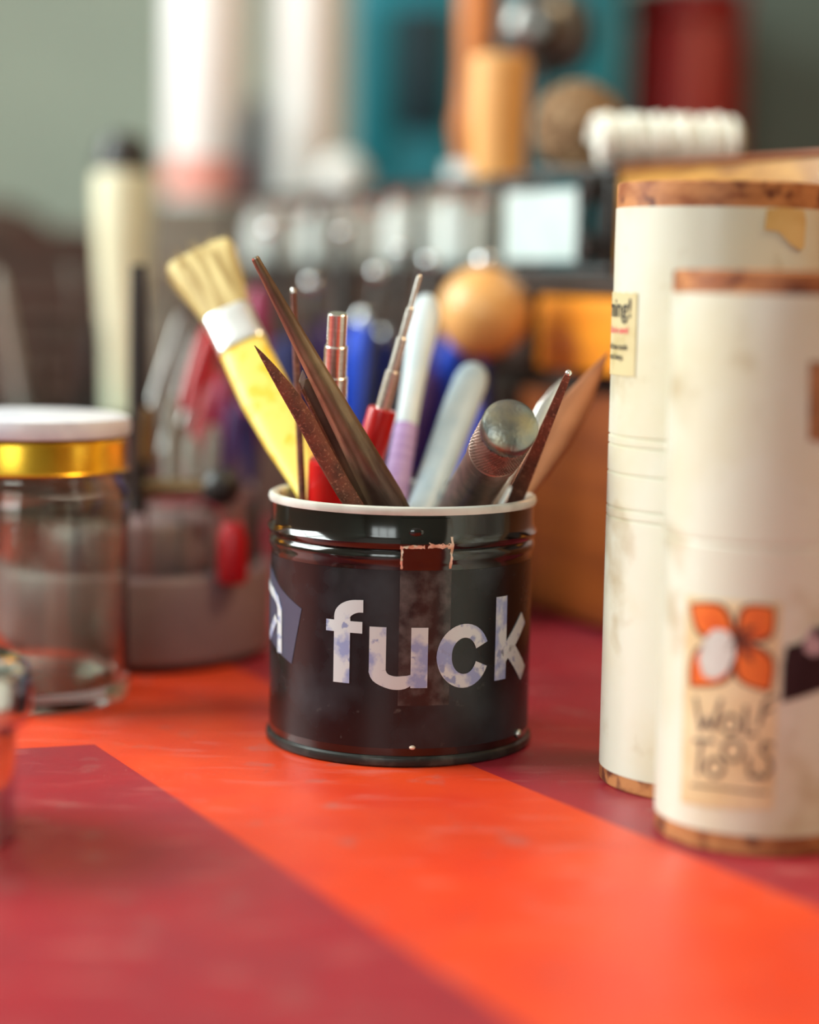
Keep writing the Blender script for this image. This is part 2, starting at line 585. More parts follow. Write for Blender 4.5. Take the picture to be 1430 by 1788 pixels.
wall_with_hole('wall_left', 'y', X0 - .08, X0, Y0, Y1, 0.33, 1.37, 0.42, 1.48, 'wall')
wall_with_hole('wall_front', 'x', Y0 - .08, Y0, X0 - .08, X1 + .08, -1.08, -0.16, 0.28, 1.4, 'wall')


def window(name, along, c, h0, h1, w0, w1, nv, nh):
    bm = bmesh.new()
    f = .045

    def bar(p, q, r, s, d=.03):
        if along == 'y':
            box(c - d, c, p, q, r, s, bm=bm)
        else:
            box(p, q, c - d, c, r, s, bm=bm)
    bar(h0, h0 + f, w0, w1)
    bar(h1 - f, h1, w0, w1)
    bar(h0 + f, h1 - f, w0, w0 + f)
    bar(h0 + f, h1 - f, w1 - f, w1)
    for i in range(1, nv):
        x = h0 + (h1 - h0) * i / nv
        bar(x - .014, x + .014, w0 + f, w1 - f, .02)
    for i in range(1, nh):
        z = w0 + (w1 - w0) * i / nh
        bar(h0 + f, h1 - f, z - .014, z + .014, .024)
    return struct(name, bm, 'white_paint')


window('window_1', 'y', X0, 0.33, 1.37, 0.42, 1.48, 2, 2)
window('window_2', 'x', Y0, -1.08, -0.16, 0.28, 1.4, 3, 3)

# ------------------------------------------------------------------ table
tb = thing('workbench', 'workbench with worn top painted in orange-red and crimson areas', 'table', (0, 0, 0))
obj('tabletop', box(-1.0, 1.0, 0.05, 2.3, -0.03, 0, bev=.003), 'table', tb)
for x in (-.93, .93):
    for y in (.12, 2.2):
        obj('leg', box(x - .03, x + .03, y - .03, y + .03, Z0, -0.03, bev=.002), 'wood_dark', tb)

# ------------------------------------------------------------------ the black tin
CY = 0.685
c0 = ground(695, 1287)
CX = c0.x * CY / c0.y
RT = 0.0448
can = thing('pencil_tin', 'round black tin full of tools, rude word in pale letters', 'tin', (CX, CY, 0))
HT = 0.0842                                        # tin wall height
prof = [(RT - .004, .0012), (RT - .001, .0012), (RT - .0004, .002), (RT, .0035), (RT, .0655), (RT + .0001, .0668), (RT + .0007, .0678), (RT + .0010, .0690),
        (RT + .0007, .0702), (RT, .0712), (RT + .0011, .0722), (RT + .0016, .0737), (RT + .0008, .0750), (RT + .0003, .0765), (RT + .0003, HT), (RT - .0008, HT),
        (RT - .0008, .0018), (0, .0018), (0, .0012)]
obj('body', lathe(prof + [(RT - .004, .0012)], 128), 'gloss_black', can)
obj('base_flange', lathe([(RT - .003, 0), (RT + .0002, 0), (RT + .0010, .0006), (RT + .0013, .0018), (RT + .0010, .0030), (RT + .0003, .0036), (RT - .003, .0036)], 128, close=True), 'dark_flange', can)
obj('rim', lathe([(RT - .0022, HT - .0018), (RT + .0008, HT - .0014), (RT + .0012, HT - .0002), (RT + .0009, HT + .0009), (RT, HT + .0014), (RT - .0014, HT + .0012), (RT - .0024, HT + .0004)], 128, close=True), 'rim_white', can)
obj('inner_liner', lathe([(RT - .0030, .002), (RT - .0024, HT + .0004), (RT - .0018, HT + .0004), (RT - .0022, .002)], 96, close=True), 'rim_white', can)


def wrap_rect(a0, a1, z0, z1, R, n=40, lift=.0001, wob=0):
    bm = bmesh.new()
    top = [(a0 + (a1 - a0) * i / n, z1 + wob * math.sin(i * 1.7)) for i in range(n + 1)]
    bot = [(a0 + (a1 - a0) * i / n, z0 + wob * math.sin(i * 2.3)) for i in range(n + 1)]
    vt = [bm.verts.new((x, y, 0)) for x, y in top]
    vb = [bm.verts.new((x, y, 0)) for x, y in bot]
    for i in range(n):
        bm.faces.new((vb[i], vb[i + 1], vt[i + 1], vt[i]))
    bend(bm, R, 0, 0, lift=lift)
    return bm


full = math.pi * RT
obj('wrap_label', wrap_rect(-full, full, .0062, .0648, RT, 160, .00012), 'label_black', can)
obj('seam_tape', wrap_rect(-.0002, .0168, .0205, .0650, RT, 16, .00022), 'tape_black', can)

# letters: px -> (arc, z) on the tin
KP = RT / 229.0


def pa(px):
    return RT * math.asin(max(-1, min(1, (px - 698) / 231.0)))


def pz(py):
    return .0262 + (1200 - py) * .0001985


LW = pz(0) - pz(27.5)
lt = {}
bm = bmesh.new()                                       # f
xs0, xs1 = pa(588.5), pa(615.5)
sm, sw = (xs0 + xs1) / 2, xs1 - xs0
zt = pz(1056)
ax1 = pa(637)
hook = arc(ax1 - .0006, zt - .0021 - .0040, (ax1 - .0006) - sm, .0040, 92, 180, 12)
ribbon(bm, [(ax1, zt - .0021)] + hook + line((sm, zt - .0062), (sm, pz(1196)), 4), [.0041] * 2 + [.0041 + (sw - .0041) * min(1, i / 9) for i in range(len(hook) - 1)] + [sw] * 5)
ribbon(bm, line((pa(575), pz(1102)), (pa(636), pz(1102)), 10), .0038)
lt['f'] = bm
bm = bmesh.new()                                       # u
l0, l1, r0, r1 = pa(648), pa(676), pa(718), pa(745)
wl = l1 - l0
lm, rm = (l0 + l1) / 2, (r0 + r1) / 2
ribbon(bm, line((lm, pz(1099)), (lm, pz(1170)), 4) + arc((lm + rm) / 2 - .0004, pz(1168), (rm - lm) / 2 - .0002, .0046, 180, 340, 16)[1:], [wl] * 8 + [wl * .92, wl * .84, wl * .8, wl * .8, wl * .8, wl * .8, wl * .8, wl * .78, wl * .7, wl * .6, wl * .5, wl * .4, wl * .3])
ribbon(bm, line((rm, pz(1099)), (rm, pz(1199)), 6), wl)
lt['u'] = bm
bm = bmesh.new()                                       # c
cc, hw = (pa(760) + pa(849)) / 2, (pa(849) - pa(760)) / 2
cz, hh = (pz(1095) + pz(1202)) / 2, (pz(1095) - pz(1202)) / 2
ribbon(bm, arc(cc, cz, hw - wl * .48, hh - wl * .42, 22, 338, 36), [wl * (.95 - .12 * abs(math.sin(R_(22 + 316 * i / 36)))) for i in range(37)])
lt['c'] = bm
bm = bmesh.new()                                       # k
k0 = pa(860)
km = k0 + wl / 2
ribbon(bm, line((km, pz(1056)), (km, pz(1197)), 6), wl)
ribbon(bm, line((k0 + wl * .7, pz(1158)), (k0 + .0172, pz(1101)), 10), wl * .93)
ribbon(bm, line((k0 + wl * 1.35, pz(1146)), (k0 + .0180, pz(1197)), 10), wl * 1.02)
lt['k'] = bm
for i, ch in enumerate('fuck'):
    bm = lt[ch]
    for v in bm.verts:
        v.co.z += .00002 * (1 if v.index % 2 else 1)
    slice_x(bm, .0015)
    bend(bm, RT, 0, 0, lift=.00028)
    obj('letter', bm, 'print_pale', can, ang=20)
# slate patch with pale letter at the left limb
P = [(pa(531), pz(1083)), (pa(514), pz(1180)), (pa(480), pz(1160)), (pa(470), pz(1150)) , (pa(468) - .012, pz(1120)), (pa(468) - .012, pz(1020)), (pa(474), pz(1033)), (pa(490), pz(1056))]
P = [(x, y) for x, y in P]
bm = poly_bm([P[::-1]], .00005)
slice_x(bm, .0012)
bend(bm, RT, 0, 0, lift=.00022)
obj('print_patch', bm, 'slate', can, ang=20)
bm = bmesh.new()
ribbon(bm, line((pa(492), pz(1168)), (pa(491), pz(1090)), 6), .0034)
ribbon(bm, [(pa(493), pz(1096)), (pa(486), pz(1078)), (pa(478), pz(1070)), (pa(470), pz(1064)), (pa(468) - .004, pz(1062))], [.0024, .003, .003, .003, .003])
ribbon(bm, line((pa(472), pz(1150)), (pa(485), pz(1110)), 5), .0030)
slice_x(bm, .0012)
bend(bm, RT, 0, 0, lift=.00040)
obj('letter', bm, 'print_pale', can, ang=20)
# the tape tab over the bead with worn edges
a0, a1 = pa(697), pa(780)
bm = bmesh.new()
n = 14
zs = [.0650, .0668, .0690, .0712, .0737, .0760, .0820]
off = [.0007, .0010, .0018, .0017, .0026, .0016, .0012]
rows = []
for z, o_ in zip(zs, off):
    rows.append([bm.verts.new((a0 + (a1 - a0) * i / n, z, o_)) for i in range(n + 1)])
for ra, rb in zip(rows, rows[1:]):
    for i in range(n):
        bm.faces.new((ra[i], ra[i + 1], rb[i + 1], rb[i]))
bend(bm, RT, 0, 0, lift=0)
obj('tape_tab', bm, 'gloss_black', can)
bm = bmesh.new()
for (p, q, w) in (((a0 + .0004, .0655), (a0 + .0004, .0722), .0008), ((a1 - .0003, .0655), (a1 - .0003, .0760), .0009), ((a0, .0727), (a0 + .0075, .0729), .0012), ((a0 + .0085, .0733), (a1, .0731), .0018)):
    L_ = line(p, q, 12)
    ribbon(bm, [(x + random.uniform(-1, 1) * .00012, y + random.uniform(-1, 1) * .00012) for x, y in L_], [w * random.uniform(.5, 1.2) for _ in L_])
bend(bm, RT, 0, 0, lift=.0027)
for v in bm.verts:
    r = math.hypot(v.co.x, v.co.y)
    zz = v.co.z
    k = 0
    for j in range(len(zs) - 1):
        if zs[j] <= zz <= zs[j + 1]:
            t = (zz - zs[j]) / (zs[j + 1] - zs[j])
            k = off[j] * (1 - t) + off[j + 1] * t
    s = (RT + k + .00018) / r
    v.co.x *= s
    v.co.y *= s
obj('worn_edge', bm, 'rust', can)


def sph(bm, c, r, sc=(1, 1, 1), u=16, v=10):
    t = Matrix.Translation(c) @ Matrix.Diagonal((sc[0], sc[1], sc[2], 1))
    bmesh.ops.create_uvsphere(bm, u_segments=u, v_segments=v, radius=r, matrix=t)
    return bm


def on_can(px, z, lift=0):
    th = pa(px) / RT
    return Vector(((RT + lift) * math.sin(th), -(RT + lift) * math.cos(th), z))


obj('solder_blob', sph(bmesh.new(), on_can(906, .0062, .0003), .0015, (1, 1, 1.1)), 'silver_blob', can)
obj('gold_fleck', sph(bmesh.new(), on_can(723, .0066, .0000), .0011, (1, 1, .7)), 'rust', can)
obj('dented_bubble', sph(bmesh.new(), on_can(720, .0775, .0009), .0030, (1, .35, .55)), 'gloss_black', can)


# ------------------------------------------------------------------ tools in the tin
def tool(name, label, cat, T, R, YT, YR, ext, group=None, flat=True):
    """axis through picture points T (tip) and R (at the rim), depths YT, YR, reaching ext times as far below"""
    t, r = at(T[0], T[1], YT), at(R[0], R[1], YR)
    b = t + (r - t) * ext
    if b.z < .0045:
        b = t + (b - t) * ((t.z - .0045) / (t.z - b.z))
    z = (t - b).normalized()
    view = ((t + r) / 2 - CAM).normalized()
    x = view.cross(z).normalized()
    if x.x < 0:
        x = -x
    y = z.cross(x)
    mw = Matrix(((x.x, y.x, z.x, b.x), (x.y, y.y, z.y, b.y), (x.z, y.z, z.z, b.z), (0, 0, 0, 1)))
    L = (t - b).length
    k = (t - r).length / math.hypot(T[0] - R[0], T[1] - R[1])
    th = thing(name, label, cat, mw=mw, group=group)
    d = Vector((b.x - CX, b.y - CY))
    rr = Vector((r.x - CX, r.y - CY))
    print('TOOL %-18s base r=%.4f z=%.4f rim r=%.4f' % (name, d.length, b.z, rr.length))
    return th, L, (lambda p: L - p * k), (lambda w, Y=.685: w / 2 * Y / F)


# paint brush
th, L, s, w = tool('paint_brush', 'flat straw-bristled paint brush with yellow handle, leaning left in tin', 'brush', (345, 440), (540, 850), .775, .697, 1.5)


def flatsec(th_px, prof, sm):
    pts = [(0, 0, sm(p)) for p, _, _ in prof]
    return sweep(pts, [(w_ , t_) for _, w_, t_ in prof], sec=[(math.copysign(abs(math.cos(a)) ** .6, math.cos(a)), math.copysign(abs(math.sin(a)) ** .6, math.sin(a))) for a in [2 * math.pi * i / 28 for i in range(28)]])


W_ = lambda p, Y=.75: p / 2 * Y / F
LL = 452
obj('handle', flatsec(0, [(L / ((L - s(100)) / 100), W_(28), .002)] and [((L - 0) / ((L - s(1))), W_(26), .002), (440, W_(58, .70), .0030), (370, W_(80, .71), .0040), (290, W_(92, .73), .0046), (230, W_(88, .74), .0048), (190, W_(82), .0052)], s), 'yellow', th)
obj('ferrule', flatsec(0, [(200, W_(87), .0058), (196, W_(90), .0061), (188, W_(88), .0060), (150, W_(88), .0061), (140, W_(91), .0063), (134, W_(88), .0060)], s), 'ferrule', th)
bm = flatsec(0, [(150, W_(84), .0055), (128, W_(84), .0058), (80, W_(104), .0062), (40, W_(120), .0058), (14, W_(126), .0045), (4, W_(118), .003)], s)
obj('bristle_core', bm, 'bristle', th)
bm = bmesh.new()
for i in range(420):
    u, v = random.uniform(-1, 1), random.uniform(-1, 1)
    if u * u * .8 + v * v > 1.3:
        continue
    b0 = (u * W_(80), v * .0052, s(140))
    spread = random.uniform(.92, 1.10)
    tip = random.uniform(-14, 26) + 14 * abs(u) ** 2
    b1 = (u * W_(136) * spread + random.uniform(-1, 1) * .0004, v * .0058 * spread, s(tip))
    mid = ((b0[0] + b1[0]) / 2 * .97, (b0[1] + b1[1]) / 2 + v * .0008, (b0[2] + b1[2]) / 2)
    sweep([b0, mid, b1], [.00016, .00015, .00006], seg=3, bm=bm, cap=False)
tag(obj('bristles', bm, 'bristle', th), None, None, kind='stuff')

# long tapered burnisher
th, L, s, w = tool('tapered_burnisher', 'longest dark tapered steel burnisher with cut-off tip, crossing to the left', 'tool', (445, 450), (668, 862), .648, .663, 1.95)
sq = [(1, .0), (.72, .62), (0, 1.0), (-.62, .70), (-1, .0), (-.7, -.62), (-.1, -1), (.66, -.7)]
m0 = (L / (L - s(1)))
obj('blade', sweep([(0, 0, s(p)) for p in (m0, 480, 380, 250, 120, 40, 3, 0)], [(w(q), w(q) * .8) for q in (40, 62, 52, 38, 25, 17, 14, 12)], sec=sq), 'dark_steel', th, ang=50)
obj('ground_tip', lathe([(0, s(-1.2)), (w(11), s(-.8)), (w(12), s(2)), (0, s(2))], 12), 'bright_steel', th)
# pointed riffler
th, L, s, w = tool('riffler_file', 'rust-brown pointed riffler file, front left in the tin', 'file', (446, 602), (605, 858), .646, .654, 2.2)
m0 = (L / (L - s(1)))
pts, rr = [], []
for p, q, bx in ((m0, 16, 0), (400, 26, 0), (300, 31, -2), (230, 31, 0), (170, 31, 4), (130, 29, 5), (90, 24, 4), (50, 16, 2), (20, 8, 0), (0, 1.2, -2)):
    pts.append((-w(bx * 2) * -1, 0, s(p)))
    rr.append((w(q), w(q) * .42))
obj('blade', sweep(pts, rr, sec=[(math.cos(a), math.sin(a)) for a in [2 * math.pi * i / 12 for i in range(12)]]), 'rust_steel', th)
# chisel-tipped flat file
th, L, s, w = tool('flat_needle_file', 'short dark flat file with silver serrated end behind the rusty riffler', 'file', (529, 660), (628, 860), .664, .668, 2.3)
m0 = (L / (L - s(1)))
rectsec = [(1, .8), (.8, 1), (-.8, 1), (-1, .8), (-1, -.8), (-.8, -1), (.8, -1), (1, -.8)]
obj('blade', sweep([(0, 0, s(p)) for p in (m0, 250, 130, 30, 4)], [(w(30), w(12)), (w(34), w(14)), (w(30), w(13)), (w(23), w(11)), (w(20), w(9))], sec=rectsec), 'dark_steel', th, ang=30)
obj('edge_strip', sweep([(-w(20), -w(10), s(p)) for p in (240, 120, 16)], [w(7), w(7), w(6)], seg=6), 'rust_steel', th)
bm = bmesh.new()
for i in range(7):
    box(-w(16) + w(4) * i, -w(16) + w(4) * i + w(2.6), -w(12), w(8), s(16 - i * 2.6), s(1 - i * 2.2), bm=bm)
obj('serrated_tip', bm, 'bright_steel', th, smooth=False)
# thin rod
th, L, s, w = tool('steel_rod', 'thin upright reddish steel rod between brush and burnisher', 'rod', (512, 503), (527, 850), .690, .688, 2.1)
m0 = (L / (L - s(1)))
obj('shank', lathe([(0, 0), (w(13), 0), (w(13), s(330)), (w(12), s(120)), (w(10), s(14)), (w(9.5), s(3)), (w(7), s(0)), (0, s(-.5))], 16), 'rust_steel', th)
obj('polished_tip', lathe([(w(10.5), s(8)), (w(9.9), s(2.8)), (w(7.3), s(-.6)), (0, s(-1))], 16), 'bright_steel', th)


def stepped(name, label, T, R, YT, YR, ext, steps, sleeve, sl0):
    th, L, s, w = tool(name, label, 'punch', T, R, YT, YR, ext)
    pr = [(0, s(0)), (w(steps[0][1]) - .0003, s(0)), (w(steps[0][1]), s(1.5))]
    for i, (p, q) in enumerate(steps):
        nx = steps[i + 1] if i + 1 < len(steps) else None
        if nx:
            pr += [(w(q), s(nx[0] - 1)), (w(nx[1]) - .0002, s(nx[0])), (w(nx[1]), s(nx[0] + 1.2))]
        else:
            pr += [(w(q), s(sl0 + 30)), (0, s(sl0 + 30))]
    obj('stepped_shaft', lathe(pr, 36), 'bright_steel', th, ang=25)
    pr = [(0, s(sl0 + 26)), (w(steps[-1][1]) + .0001, s(sl0 + 26)), (w(steps[-1][1]) + .0001, s(sl0 + 1)), (w(sleeve) - .0009, s(sl0)), (w(sleeve) - .0002, s(sl0 + 2)), (w(sleeve), s(sl0 + 6)), (w(sleeve) * 1.04, 0.001), (w(sleeve), 0), (0, 0)]
    obj('sleeve', lathe(pr, 32), 'red_plastic', th, ang=40)
    return th


stepped('stepped_mandrel', 'thick upright stepped steel mandrel with red sleeve low in the tin', (590, 547), (576, 850), .677, .690, 1.5, [(0, 34), (55, 40), (108, 45)], 80, 254)
stepped('stepped_punch', 'slender stepped steel punch in red sleeve leaning right', (733, 480), (629, 856), .694, .700, 1.22, [(0, 9), (58, 14), (112, 19), (172, 26)], 52, 240)

# white and lavender handle
th, L, s, w = tool('toothbrush_handle', 'white rounded handle with ribbed lavender grip, blurred behind the punch', 'toothbrush', (748, 515), (690, 856), .770, .714, 1.35)
m0 = (L / (L - s(1)))
ws = [(0, 2), (2, 18), (8, 32), (20, 46), (40, 55), (70, 54), (110, 46), (160, 40), (200, 38), (236, 38)]
obj('handle', sweep([(0, 0, s(p)) for p, q in ws], [(w(q, .76), w(q, .76) * .7) for p, q in ws], seg=20), 'white_plastic', th)
ws = [(232, 39)] + [(238 + i * 6, (43 if i % 2 else 39) + i * .25) for i in range(28)] + [(m0, 30)]
obj('grip', sweep([(0, 0, s(p)) for p, q in ws], [(w(q, .74), w(q, .74) * .7) for p, q in ws], seg=20), 'lavender', th, ang=60)
# pale aqua handle with blue back
th, L, s, w = tool('two_tone_handle', 'pale aqua rounded handle with blue back, leaning right behind the knurled tool', 'handle', (833, 636), (749, 858), .770, .716, 1.7)
m0 = (L / (L - s(1)))
ws = [(0, 3), (2, 22), (8, 40), (18, 52), (34, 60), (80, 61), (140, 58), (236, 54), (m0, 40)]
obj('front_shell', sweep([(0, 0, s(p)) for p, q in ws], [(w(q, .75), w(q, .75) * .45) for p, q in ws], seg=20), 'aqua_plastic', th)
ws = [(46, 8), (54, 28), (72, 42), (140, 46), (236, 44), (m0, 30)]
obj('back_shell', sweep([(w(44, .75), .0030, s(p)) for p, q in ws], [(w(q, .75), w(q, .75) * .4) for p, q in ws], seg=16), 'blue', th)
# clear rod
th, L, s, w = tool('acrylic_rod', 'small clear acrylic rod end just above the rim beside the knurled tool', 'rod', (789, 838), (784, 872), .712, .714, 2.4)
obj('shank', lathe([(0, 0), (w(18), 0), (w(20), s(14)), (w(20), s(6)), (w(14), s(1)), (0, s(0))], 16), 'clear', th)

# knurled tube
th, L, s, w = tool('knurled_pin_vise', 'fat knurled steel handle with domed polished cap, right side of tin', 'tool', (892, 742), (822, 862), .632, .688, 1.5)
RK = 49 * .655 / F
sk = L / math.hypot(892 - 822, 742 - 862) / 1.62      # metres per picture pixel along it
c0_ = L + .0005
obj('cap', lathe([(0, c0_ + .0016), (RK * .3, c0_ + .0014), (RK * .6, c0_ + .0009), (RK * .85, c0_ + .0001), (RK * .96, c0_ - .0006), (RK, c0_ - .0016), (RK, c0_ - .0052), (RK * .97, c0_ - .0058), (RK * .9, c0_ - .0059), (0, c0_ - .0059)], 64), 'cap_steel', th, ang=30)
# knurl: crossing helical ridges as real relief on the sleeve
bm = bmesh.new()
nz, ns = 84, 168
ztop, zbot = c0_ - .0059, c0_ - .0225
grid = []
for j in range(nz + 1):
    z = ztop + (zbot - ztop) * j / nz
    row = []
    for i in range(ns):
        a = 2 * math.pi * i / ns
        d = .5 + .5 * math.sin(a * 40 + z * 11000)
        d2 = .5 + .5 * math.sin(a * 14 - z * 13000)
        r = RK * .965 + .0004 * d * d2
        row.append(bm.verts.new((r * math.cos(a), r * math.sin(a), z)))
    grid.append(row)
for a, b in zip(grid, grid[1:]):
    for i in range(ns):
        j = (i + 1) % ns
        bm.faces.new((a[i], b[i], b[j], a[j]))
obj('knurled_sleeve', bm, 'dull_steel', th, ang=80)
obj('lower_barrel', lathe([(RK * .965, zbot), (RK * .90, zbot - .0004), (RK * .88, zbot - .0014), (RK * .95, zbot - .0020), (RK * .96, zbot - .006), (RK * .9, zbot - .0065), (RK * .9, .003), (RK * .7, 0), (0, 0)], 48), 'dull_steel', th, ang=30)

# right side files and blades
th, L, s, w = tool('needle_file', 'slim reddish needle file leaning right beside the knurled handle', 'file', (994, 649), (907, 856), .655, .680, 1.8)
m0 = (L / (L - s(1)))
tri = [(1, -.6), (.1, 1), (-.1, 1), (-1, -.6), (-.9, -.8), (.9, -.8)]
obj('blade', sweep([(0, 0, s(p)) for p in (m0, 220, 150, 80, 20, 2, 0)], [w(q) for q in (24, 27, 22, 17, 13, 11, 8)], sec=tri), 'rust_steel', th, ang=30)
obj('bright_tip', sph(bmesh.new(), (0, 0, s(3)), w(13)), 'bright_steel', th)
th, L, s, w = tool('silver_spatula', 'pale silver leaf blade peeking between knurled handle and needle file', 'tool', (984, 660), (880, 852), .712, .700, 1.6)
m0 = (L / (L - s(1)))
ws = [(m0, 10), (170, 14), (110, 34), (60, 34), (28, 22), (8, 8), (0, 1)]
obj('blade', sweep([(0, 0, s(p)) for p, q in ws], [(w(q), w(q) * .12 + .0003) for p, q in ws], seg=16), 'bright_steel', th)
th, L, s, w = tool('leaf_scraper', 'broad copper-brown leaf-shaped blade, rightmost in the tin', 'scraper', (1062, 615), (910, 862), .722, .693, 1.6)
m0 = (L / (L - s(1)))
ws = [(m0, 14), (300, 34), (240, 50), (180, 60), (130, 57), (90, 45), (50, 28), (20, 12), (0, 2)]
obj('blade', sweep([(0, 0, s(p)) for p, q in ws], [(w(q, .71), w(q, .71) * .25 + .0002) for p, q in ws], seg=20), 'copper', th)


# ------------------------------------------------------------------ white tubes with wooden caps
def white_tube(name, label, left_px, corner_py, top_px, R, hgt, capt, capb, rot):
    g = ground(left_px, corner_py)
    Y = g.y
    ang = math.atan2(g.x, g.y)
    d = math.hypot(g.x, g.y)
    off = math.asin(R / d)
    # centre whose left silhouette is the ray through the measured corner
    th_ = ang + off
    X, Y = d * math.sin(th_), d * math.cos(th_)
    print('TUBE', name, X, Y)
    t = thing(name, label, 'tube', (X, Y, 0))
    obj('base_cap', lathe([(0, 0), (R - .0006, 0), (R, .0006), (R, capb), (0, capb)], 96), 'cap_wood', t, ang=30)
    obj('top_cap', lathe([(0, hgt - capt), (R, hgt - capt), (R, hgt - .0005), (R - .0006, hgt), (0, hgt)], 96), 'cap_wood', t, ang=30)
    return t, X, Y


R1 = .0325
t1, tx1, ty1 = white_tube('tool_tube', 'tall ivory tube with wooden caps and warning label, behind the shorter tube', 1046, 1352, 1078, R1, .1893, .0078, .0050, 0)
z1 = lambda py, px=1110: at(px, py, ty1 - R1 * .6).z
zr = [z1(y) for y in (766, 783, 832, 893, 911)]
pr = [(R1 + .0002, .0050)]
for z in sorted(zr):
    pr += [(R1 + .0004, z - .0005), (R1 - .0002, z - .0002), (R1 - .0002, z + .0001), (R1 + .0004, z + .0005)]
pr += [(R1 + .0002, .1893 - .0078), (R1 - .002, .1893 - .0078), (R1 - .002, .0050)]
obj('barrel', lathe(pr, 128, close=True), 'acrylic_white', t1, ang=20)


def place_label(parent, R, th0, th1, z0, z1_, m, name, wob=.0002, lift=.0006):
    return obj(name, wrap_rect(R * th0, R * th1, z0, z1_, R, 24, lift, wob), m, parent)


zz1, zz0 = z1(511, 1090), z1(658, 1085)
thr = R_(-56)
wl_ = place_label(t1, R1, R_(-108), thr, zz0, zz1, 'paper_old', 'warning_label')
for txt, size, py, m, bold, dth in (('Warning!', .0082, 554, 'ink', .00012, 4), ('Risk! Use in care!', .0030, 583, 'red_ink', .00006, 6.5), ('Store all these tools', .0027, 612, 'ink', .00004, 7), ('clean and sharp.', .0027, 630, 'ink', .00004, 11)):
    bm = text_bm(txt, size, 1.0, bold)
    for v in bm.verts:
        v.co.z = 0
    slice_x(bm, .0012)
    bend(bm, R1, thr - R_(dth), z1(py, 1090), lift=.00075)
    obj('lettering', bm, m, wl_, smooth=False)
bm = poly_bm([[(0, 0), (.0045, -.0005), (.0092, -.0042), (.0128, -.0058), (.0146, -.0048), (.0150, .003), (.0140, .0062), (.006, .0066), (.0005, .0060)][::-1]], .0002)
for v in bm.verts:
    pass
slice_x(bm, .0015)
bend(bm, R1, R_(14), z1(405, 1300) + .0005, lift=.0006)
obj('old_tape', bm, 'tape', t1)

R2 = .0288
H2 = .1625
t2, tx2, ty2 = white_tube('tool_tube', 'shorter ivory tube in front with orange butterfly label and dark sticker', 1142, 1438, 1180, R2, H2, .0064, .0058, 0)
pr = [(R2 + .0002, .0058), (R2 + .0002, .0865), (R2 - .0002, .0870), (R2 - .0002, .0876), (R2 + .0003, .0880), (R2 + .0003, H2 - .0064), (R2 - .002, H2 - .0064), (R2 - .002, .0058)]
obj('barrel', lathe(pr, 128, close=True), 'acrylic_white', t2, ang=20)
# map from the picture to tube 2's surface
c2px = 715 + F * tx2 / ty2
f2 = lambda px, py: None


def t2a(px, py):
    """arc, z on tube 2 of a picture point (ray / cylinder)"""
    d = ray(px, py)
    ox, oy = CAM.x - tx2, CAM.y - ty2
    A = d.x ** 2 + d.y ** 2
    B = 2 * (ox * d.x + oy * d.y)
    C = ox * ox + oy * oy - R2 * R2
    D = max(0, B * B - 4 * A * C)
    t = (-B - math.sqrt(D)) / (2 * A)
    x, y, z = ox + d.x * t, oy + d.y * t, CAM.z + d.z * t
    return (R2 * math.atan2(x, -y), z)


def logo(polys, m, lift, name='print', parent=None, raw=False):
    bm = bmesh.new()
    P = [[t2a(*p) for p in q] for q in polys]
    b = poly_bm([q if sum((q[i][0] - q[i - 1][0]) * (q[i][1] + q[i - 1][1]) for i in range(len(q))) < 0 else q[::-1] for q in P], .00003)
    bmesh.ops.triangulate(b, faces=[f for f in b.faces if len(f.verts) > 4])
    slice_x(b, .0015)
    bend(b, R2, 0, 0, lift=lift)
    return obj(name, b, m, parent or t2, smooth=False)


lab = logo([[(1200, 1038), (1364, 1052), (1350, 1412), (1190, 1400)]], 'paper_label', .0004, 'paper_label')


def wing(cx, cy, tx, ty, w):
    """petal from centre to outer corner"""
    dx, dy = tx - cx, ty - cy
    l = math.hypot(dx, dy)
    nx, ny = -dy / l, dx / l
    out = []
    prof = ((0, .04), (.18, .55), (.36, .92), (.52, 1.04), (.66, .92), (.80, .62), (.91, .32), (1, .02))
    for t, k in prof:
        out.append((cx + dx * t + nx * w * k, cy + dy * t + ny * w * k))
    for t, k in prof[::-1]:
        out.append((cx + dx * t - nx * w * k, cy + dy * t - ny * w * k))
    return out


ctr = (1287, 1116)
wings = [(1207, 1054, 30), (1352, 1060, 33), (1344, 1208, 33), (1207, 1199, 35)]
logo([wing(*ctr, x, y, w_ + 3.5) for x, y, w_ in wings], 'brown_ink', .00050, 'print', lab)
logo([wing(ctr[0] + (x - ctr[0]) * .10, ctr[1] + (y - ctr[1]) * .10, ctr[0] + (x - ctr[0]) * .95, ctr[1] + (y - ctr[1]) * .95, w_ - 3) for x, y, w_ in wings], 'orange_ink', .00058, 'print', lab)
logo([[(1248, 1098), (1270, 1100), (1283, 1118), (1284, 1145), (1272, 1172), (1250, 1186), (1230, 1180), (1222, 1150), (1230, 1118)]], 'rim_white', .00066, 'worn_patch', lab)
logo([wing(1284, 1114, 1322, 1092, 5), wing(1290, 1120, 1316, 1158, 5), wing(1268, 1135, 1310, 1090, 3)], 'brown_ink', .00066, 'print', lab)


def strokes(paths, wpx, m, lift, name, parent):
    bm = bmesh.new()
    for P in paths:
        pts = [t2a(*p) for p in P]
        dense = []
        for a, b in zip(pts, pts[1:]):
            dense += line(a, b, 3)[:-1]
        dense.append(pts[-1])
        ribbon(bm, dense, wpx * .58 / F, .00003)
    bend(bm, R2, 0, 0, lift=lift)
    return obj(name, bm, m, parent, smooth=False)


def circ(cx, cy, r, n=14):
    return [(cx + r * math.cos(2 * math.pi * i / n), cy + r * 1.05 * math.sin(2 * math.pi * i / n)) for i in range(n + 1)]


